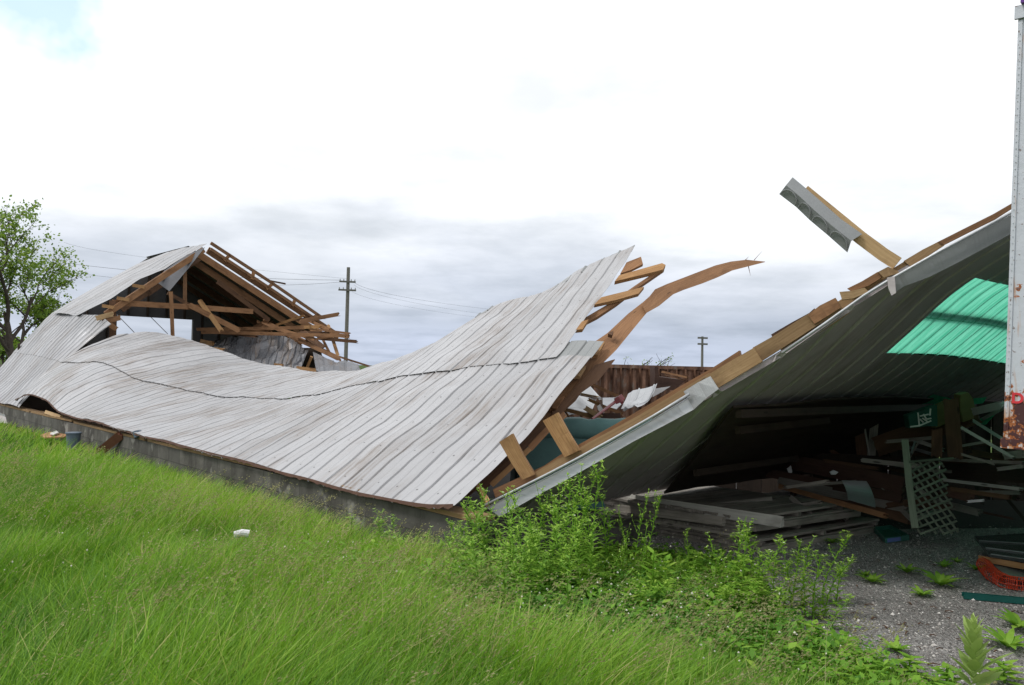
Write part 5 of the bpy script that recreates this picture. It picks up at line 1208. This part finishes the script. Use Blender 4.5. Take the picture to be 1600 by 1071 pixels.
# --- weeds
def leafquad(V, T, base, d, L_, w, droop, tint, up=Vector((0, 0, 1))):
    d = d.normalized(); side = d.cross(up)
    if side.length < 1e-3: side = Vector((1, 0, 0))
    side.normalize(); p = [base]; cur = base.copy(); dd = d.copy()
    for i in range(3):
        cur = cur + dd * (L_ / 3); dd = (dd + Vector((0, 0, -droop))).normalized(); p.append(cur.copy())
    ws = [w * .25, w * .95, w * .75, .0006]
    for i in range(3):
        V += [p[i] - side * ws[i] * .5, p[i] + side * ws[i] * .5, p[i + 1] + side * ws[i + 1] * .5, p[i + 1] - side * ws[i + 1] * .5]; T += [tint] * 4
def stemquads(V, T, path, r0, r1, tint):
    m = len(path)
    for i in range(m - 1):
        a, b = path[i], path[i + 1]; ax = (b - a).normalized(); s = ax.cross(Vector((.3, .9, .1))).normalized(); t = ax.cross(s)
        ra = r0 + (r1 - r0) * i / (m - 1); rb = r0 + (r1 - r0) * (i + 1) / (m - 1)
        c = [(s, t), (t, -s), (-s, -t), (-t, s)]
        for p, q in c: V += [a + p * ra, a + q * ra, b + q * rb, b + p * rb]; T += [tint] * 4
def arr(V): return np.array([tuple(p) for p in V])
def weed_template(kind, seed):
    R = random.Random(seed); V = []; T = []; FV = []; SV = []; ST = []
    H = 1.0
    bend = Vector((R.uniform(-.12, .22), R.uniform(-.1, .1), 0)); path = [Vector((0, 0, 0)) + bend * (i / 12) ** 2 + Vector((0, 0, H * i / 12)) + Vector((R.uniform(-1, 1), R.uniform(-1, 1), 0)) * .006 for i in range(13)]
    def at(t): i = min(int(t * 12), 11); return path[i].lerp(path[i + 1], t * 12 - i)
    stemquads(SV, ST, path, .007, .0028, .35); az = R.uniform(0, 6)
    nl = 34
    for i in range(nl):
        t = .06 + .80 * i / nl; az += 2.4; el_ = R.uniform(.35, .9)
        d = Vector((math.cos(az), math.sin(az), el_)); leafquad(V, T, at(t), d, R.uniform(.09, .16) * (1.15 - t * .6), .026 * (1.1 - .4 * t), .22, R.uniform(.3, .8))
    for b in range(R.randint(7, 10)):       # flowering branches near the top
        t = R.uniform(.55, .97); az += 2.4; bl = R.uniform(.10, .24) * (1.35 - t); b0 = at(t); dr = Vector((math.cos(az) * .6, math.sin(az) * .6, .9)).normalized()
        bp_ = [b0 + dr * bl * k / 4 + Vector((0, 0, .03 * (k / 4) ** 2)) for k in range(5)]; stemquads(SV, ST, bp_, .003, .0015, .5)
        for k in range(6):
            a2 = R.uniform(0, 6.28); q = bp_[R.randint(1, 4)]; leafquad(V, T, q, Vector((math.cos(a2), math.sin(a2), .8)), R.uniform(.03, .06), .012, .2, R.uniform(.5, 1.0))
        for k in range(3):
            q = bp_[4] + Vector((R.uniform(-1, 1), R.uniform(-1, 1), R.uniform(-.3, 1))) * .014
            for j in range(3):
                leafquad(V, T, q, Vector((R.uniform(-1, 1), R.uniform(-1, 1), R.uniform(.2, 1))), .016, .008, .1, R.uniform(.6, 1))
        if R.random() < .45: FV.append(bp_[4] + Vector((0, 0, .012)))
    return V, T, SV, ST, FV
def rosette_template(seed, n=17, L_=.15, w=.036, el0=.5):
    R = random.Random(seed); V = []; T = []
    for i in range(n):
        a = i * 2.4; d = Vector((math.cos(a), math.sin(a), el0 + R.random() * .5)); leafquad(V, T, Vector((0, 0, .01)), d, L_ * R.uniform(.6, 1.2), w * R.uniform(.8, 1.2), .28, R.uniform(.2, .8))
    return V, T
def mkmesh(V, T, name, mat):
    ob = npmesh(name, arr(V), 4, np.array(T), mat); me = ob.data; bpy.data.objects.remove(ob); return me
def flower_mesh(FV):
    V = []; T = []
    for c in FV:
        for j in range(7):
            a = j * .9; d = Vector((math.cos(a), math.sin(a), .35)); leafquad(V, T, c, d, .0095, .005, .05, .8)
    return mkmesh(V, T, 'blossoms', 'flower') if V else None
TP = []
for i in range(6):
    V, T, SV, ST, FV = weed_template(0, 50 + i); TP.append((mkmesh(V, T, 'leaves', 'weed'), mkmesh(SV, ST, 'stem', 'weed'), flower_mesh(FV)))
def put(name, me, parent):
    o = bpy.data.objects.new(name, me); COL.objects.link(o); o.parent = parent; return o
def weed(u, vtop, d, lab, group, k):
    top = D(u, vtop, d); h = top.z; x, y = top.x - random.uniform(-.03, .08) * h, top.y
    t = thing('flowering_weed', lab, 'weed', (x, y, 0), group); me = TP[k % 6]
    for nm, m_ in zip(('leaves', 'stem', 'blossoms'), me):
        if m_: put(nm, m_, t)
    sxy = random.uniform(.85, 1.15) * (.6 + .5 * h) * (.6 if 955 < u < 1130 else 1)
    t.scale = (sxy, sxy, h / 1.03); t.rotation_euler = (random.uniform(-.06, .06), random.uniform(-.05, .08), random.uniform(0, 6.28)); return t
k = 0
tops = [(700, 812, 6.0), (722, 800, 6.1), (745, 762, 6.0), (760, 768, 5.9), (775, 782, 5.8), (790, 775, 5.9), (738, 790, 5.7), (805, 765, 5.8), (820, 778, 5.7), (832, 770, 5.9)]
tops2 = [(845, 762, 5.8), (858, 750, 5.9), (872, 756, 5.7), (884, 742, 5.8), (897, 735, 5.7), (908, 732, 5.8), (925, 731, 5.7), (936, 733, 5.6), (948, 768, 5.8), (865, 785, 5.5), (890, 770, 5.5), (915, 765, 5.5), (930, 790, 5.5), (850, 800, 5.4), (955, 790, 5.9), (905, 800, 5.4)]
tops3 = [(1003, 765, 5.7), (988, 793, 5.8), (1012, 772, 5.8), (975, 825, 5.6), (1000, 815, 5.5), (1080, 828, 5.8), (962, 850, 5.4), (1055, 860, 5.6), (1035, 880, 5.4)]
tops4 = [(1158, 806, 5.5), (1175, 812, 5.6), (1190, 858, 5.3), (1245, 845, 5.4), (1262, 838, 5.4), (1282, 830, 5.5), (1310, 872, 5.4), (1225, 875, 5.3), (1255, 890, 5.1), (1285, 905, 5.1), (1205, 900, 5.0), (1170, 895, 5.0), (1135, 905, 4.9), (1100, 900, 5.0), (1165, 822, 5.2), (1182, 838, 5.1), (1142, 838, 5.2), (1105, 862, 5.2), (1212, 862, 5.1), (1236, 856, 5.15), (1270, 862, 5.1), (1296, 858, 5.2), (1072, 870, 5.2), (1300, 930, 4.9)]
tops5 = [(585, 800, 6.7), (602, 797, 6.5), (618, 806, 6.4), (640, 822, 6.2), (665, 825, 6.1), (550, 800, 6.9), (683, 832, 6.0)]
for lst, lab, grp in ((tops, 'slender flowering weed growing in front of the low end of the bright edge trim', 'weeds by the edge trim'), (tops2, 'tall leafy flowering weed in the dense clump left of the deck stack', 'weeds left of the deck stack'),
                      (tops3, 'airy flowering weed standing in front of the left half of the deck stack', 'weeds before the deck stack'), (tops4, 'branching flowering weed at the edge of the gravel right of centre', 'weeds at the gravel edge'),
                      (tops5, 'small weed growing against the block wall near its torn corner', 'weeds at the block wall')):
    for (u, v, d) in lst: weed(u, v, d, lab, grp, k); k += 1
# filler seedlings between them
fill = []
for i in range(84):
    u = random.uniform(700, 1290); d = random.uniform(4.7, 5.9); x = D(u, 800, d).x
    if inpoly(x + .1, d - .1, GRAVEL): continue
    h = random.uniform(.25, .62) if u < 930 else random.uniform(.14, .34); t = thing('young_weed', 'young leafy weed filling the thicket under the tall flowering weeds', 'weed', (x, D(u, 800, d).y, 0), 'young weeds in the thicket')
    for nm, m_ in zip(('leaves', 'stem'), TP[i % 6]): put(nm, m_, t)
    t.scale = (.85, .85, h); t.rotation_euler = (random.uniform(-.1, .1), random.uniform(-.1, .15), random.uniform(0, 6.28))
# broad-leaved milkweed clumps
def broad_template(seed, n=20, L_=.17, w=.045):
    R = random.Random(seed); V = []; T = []; az = 0
    for i in range(n):
        t = .15 + .85 * i / n; az += 2.3; leafquad(V, T, Vector((0, 0, t)), Vector((math.cos(az), math.sin(az), .55 + t * .7)), L_ * (1.15 - .35 * t) * R.uniform(.8, 1.1), w, .2, R.uniform(.35, 1)); 
    SV = []; ST = []; stemquads(SV, ST, [Vector((0, 0, i / 6)) for i in range(7)], .008, .004, .4); return V, T, SV, ST
BT = []
for i in range(3):
    V, T, SV, ST = broad_template(80 + i); BT.append((mkmesh(V, T, 'leaves', 'weed'), mkmesh(SV, ST, 'stem', 'weed')))
for i, (u, v, d, lab) in enumerate([(1018, 850, 5.3, 'bright broad leaved plant standing left of the other in front of the deck stack'), (1040, 858, 5.25, 'broad leaved plant just right of the brightest one before the deck stack'),
    (985, 915, 4.9, 'low broad leaved plant in the clover'), (1120, 940, 4.7, 'broad leaved plant in the grass below the gravel corner'), (1270, 960, 4.6, 'leafy plant at the grass and gravel border'),
    (1420, 1030, 4.15, 'leafy weed at the bottom edge left of the mullein'), (1480, 1050, 4.0, 'low leafy weed touching the mullein'), (1570, 1055, 4.1, 'leafy weed in the bottom right corner'), (1350, 1050, 4.0, 'leafy weed at the bottom edge below the gravel')]):
    p = D(u, v, d); t = thing('broadleaf_plant', lab, 'plant', (p.x, p.y, 0))
    for nm, m_ in zip(('leaves', 'stem'), BT[i % 3]): put(nm, m_, t)
    t.scale = (.85, .85, max(p.z - .05, .12)); t.rotation_euler = (0, .05, i * 1.3)
# mullein
mu = thing('mullein_plant', 'pale woolly mullein spike in the bottom right corner', 'plant', (D(1521, 1010, 3.9).x, D(1521, 1010, 3.9).y, 0)); V = []; T = []
for i in range(34):
    t = i / 34; az = i * 2.4; leafquad(V, T, Vector((0, 0, .04 + .36 * t ** .8)), Vector((math.cos(az), math.sin(az), .9 + 1.6 * t)), (.19 * (1 - t) ** .8 + .03) * random.uniform(.65, 1.2), .06 * (1 - t) + .020, .16, .45 + .5 * t)
put('leaves', mkmesh(V, T, 'leaves', 'mullein'), mu)
# rosettes on the gravel
RS = [mkmesh(*rosette_template(100 + i), 'leaves', 'weed') for i in range(3)]
for i, (u, v, sc, lab) in enumerate([(1470, 918, 1.25, 'largest leafy rosette on the gravel'), (1440, 933, .85, 'leafy rosette just below and left of the largest one on the gravel'), (1417, 897, .9, 'small leafy rosette above and left of the largest one'),
    (1475, 888, .7, 'reddish little weed above the largest rosette on the gravel'), (1362, 912, .95, 'low green rosette at the middle left of the gravel'), (1352, 902, .6, 'tiny weed touching the low green rosette on the gravel'), (1525, 892, .65, 'little weed beside the orange netting'),
    (1592, 985, 1.3, 'leafy weed at the right edge of the gravel'), (1575, 1015, 1.2, 'leafy weed low at the right edge, below another'), (1400, 1020, .8, 'small weed at the lower gravel border'), (1300, 850, .7, 'tiny weed at the foot of the deck stack'), (1315, 1010, .8, 'small weed at the gravel border right of the leafy plant'), (1495, 880, .5, 'tiny weed halfway between the netting and the rosettes')]):
    p = Zp(u, v); t = thing('ground_weed', lab, 'weed', (p.x, p.y, 0)); put('leaves', RS[i % 3], t); t.scale = (sc, sc, sc); t.rotation_euler = (0, 0, i * 1.7)
V, T = rosette_template(200, 12, .16, .03, 1.2); dk = thing('rusty_dock', 'withered rust brown dock plant in the clover', 'plant', Zp(1008, 960, .0)); put('leaves', mkmesh(V, T, 'leaves', 'reddock'), dk)
# ---------------------------------------------------------------- trees
def tree(base, H, spread, seed, lab, nleaf, lsize, name='broadleaf_tree', levels=4, cat='tree', leafmat='treeleaf', trunk_r=.16, lean=Vector((0, 0, 0)), clump=.30):
    R = random.Random(seed); t = thing(name, lab, cat, base); mb = MB(); tips = []
    def grow(p, d, ln, r, lv):
        n = 5; path = [p]; dd = d.copy()
        for i in range(n):
            dd = (dd + Vector((R.uniform(-1, 1), R.uniform(-1, 1), R.uniform(-.3, .7))) * (.10 if lv == 0 else .17)).normalized(); path.append(path[-1] + dd * ln / n)
        tube(mb, path, r, r * .55, 7 if lv < 2 else 4)
        if lv >= 2: tips.extend(path[2:])
        if lv == levels: return
        nb = (6 if lv == 0 else 4)
        for b in range(nb):
            f = R.uniform(.35, 1) if lv else (.25 + .75 * b / nb); i = min(int(f * n), n - 1); q = path[i].lerp(path[i + 1], f * n - i)
            az = R.uniform(0, 6.28) if lv else b * 2.4 + R.uniform(-.4, .4); tl_ = R.uniform(.5, 1.0) if lv else R.uniform(.35, .75)
            nd = (dd + Vector((math.cos(az), math.sin(az), .15)) * tl_).normalized(); grow(q, nd, ln * R.uniform(.55, .78), r * .5, lv + 1)
    grow(Vector(base), (Vector((0, 0, 1)) + lean).normalized(), H * .42, trunk_r, 0)
    # keep limbs inside the wanted outline by scaling about the foot
    top = max(v[2] for v in mb.v) - base[2]; sp = max(math.hypot(v[0] - base[0], v[1] - base[1]) for v in mb.v); fz, fx = (H - .15) / top, spread / sp
    f3 = lambda v: Vector((base[0] + (v[0] - base[0]) * fx, base[1] + (v[1] - base[1]) * fx, base[2] + (v[2] - base[2]) * fz))
    mb.v = [f3(v) for v in mb.v]; tips = [f3(v) for v in tips]
    mb.build('trunk', M['bark'], t)
    if nleaf:
        C = arr(tips) - np.array(tuple(t.location)); idx = rng.integers(0, len(C), nleaf // 9); cen = C[idx] + rng.normal(0, clump * .55, (len(idx), 3)); cen = np.repeat(cen, 9, 0); n = len(cen)
        ctint = np.repeat(rng.uniform(.15, .75, len(idx)), 9); c = cen + rng.normal(0, clump * .55, (n, 3)); a = rng.normal(0, 1, (n, 3)); a /= np.linalg.norm(a, axis=1)[:, None]; b = np.cross(a, rng.normal(0, 1, (n, 3))); b /= np.linalg.norm(b, axis=1)[:, None]
        s = lsize * rng.uniform(.6, 1.3, (n, 1)); q = np.stack([c - a * s * .5, c + b * s * .38, c + a * s * .55, c - b * s * .38], 1); tint = np.clip(ctint + rng.normal(0, .12, n), 0, 1)
        o = npmesh('crown', q.reshape(-1, 3), 4, np.repeat(tint, 4), leafmat); o.parent = t
    return t
tb_ = D(22, 566, 34); tree((tb_.x, tb_.y, 0), 8.7, 5.0, 12, 'airy green maple tree at the left edge behind the barn', 13500, .125, levels=4, trunk_r=.13, clump=.22)
sb = D(1003, 578, 24); tree((sb.x, sb.y, 0), D(1005, 545, 24).z, 1.0, 5, 'sparse twiggy shrub top showing above the rusty container', 400, .05, name='twiggy_shrub', cat='shrub', levels=3, trunk_r=.05, clump=.1)
for i, (u, d, h, lab) in enumerate([(-30, 90, 4.5, 'distant dark green tree at the extreme left horizon'), (8, 110, 5, 'distant round green tree just left of the maple trunk'), (30, 120, 4.2, 'distant small tree just right of the maple trunk')]):
    p = D(u, 560, d); tree((p.x, p.y, 0), h, h * .62, 30 + i, lab, 2200, .38, name='distant_tree', levels=3, trunk_r=.15, clump=.5)
p = D(258, 520, 33); tree((p.x, p.y, 0), 2.9, .8, 44, 'small bush glimpsed through the gable doorway', 260, .09, name='doorway_bush', cat='bush', levels=3, trunk_r=.03, clump=.12)
mb = MB(); a, b = Zp(-60, 575, .7), Zp(14, 576, .7); plank(mb, [a, b], .6, .2); tag(mb.build('low_stone_wall', M['grey']), 'low grey wall end far off at the left edge', 'wall')
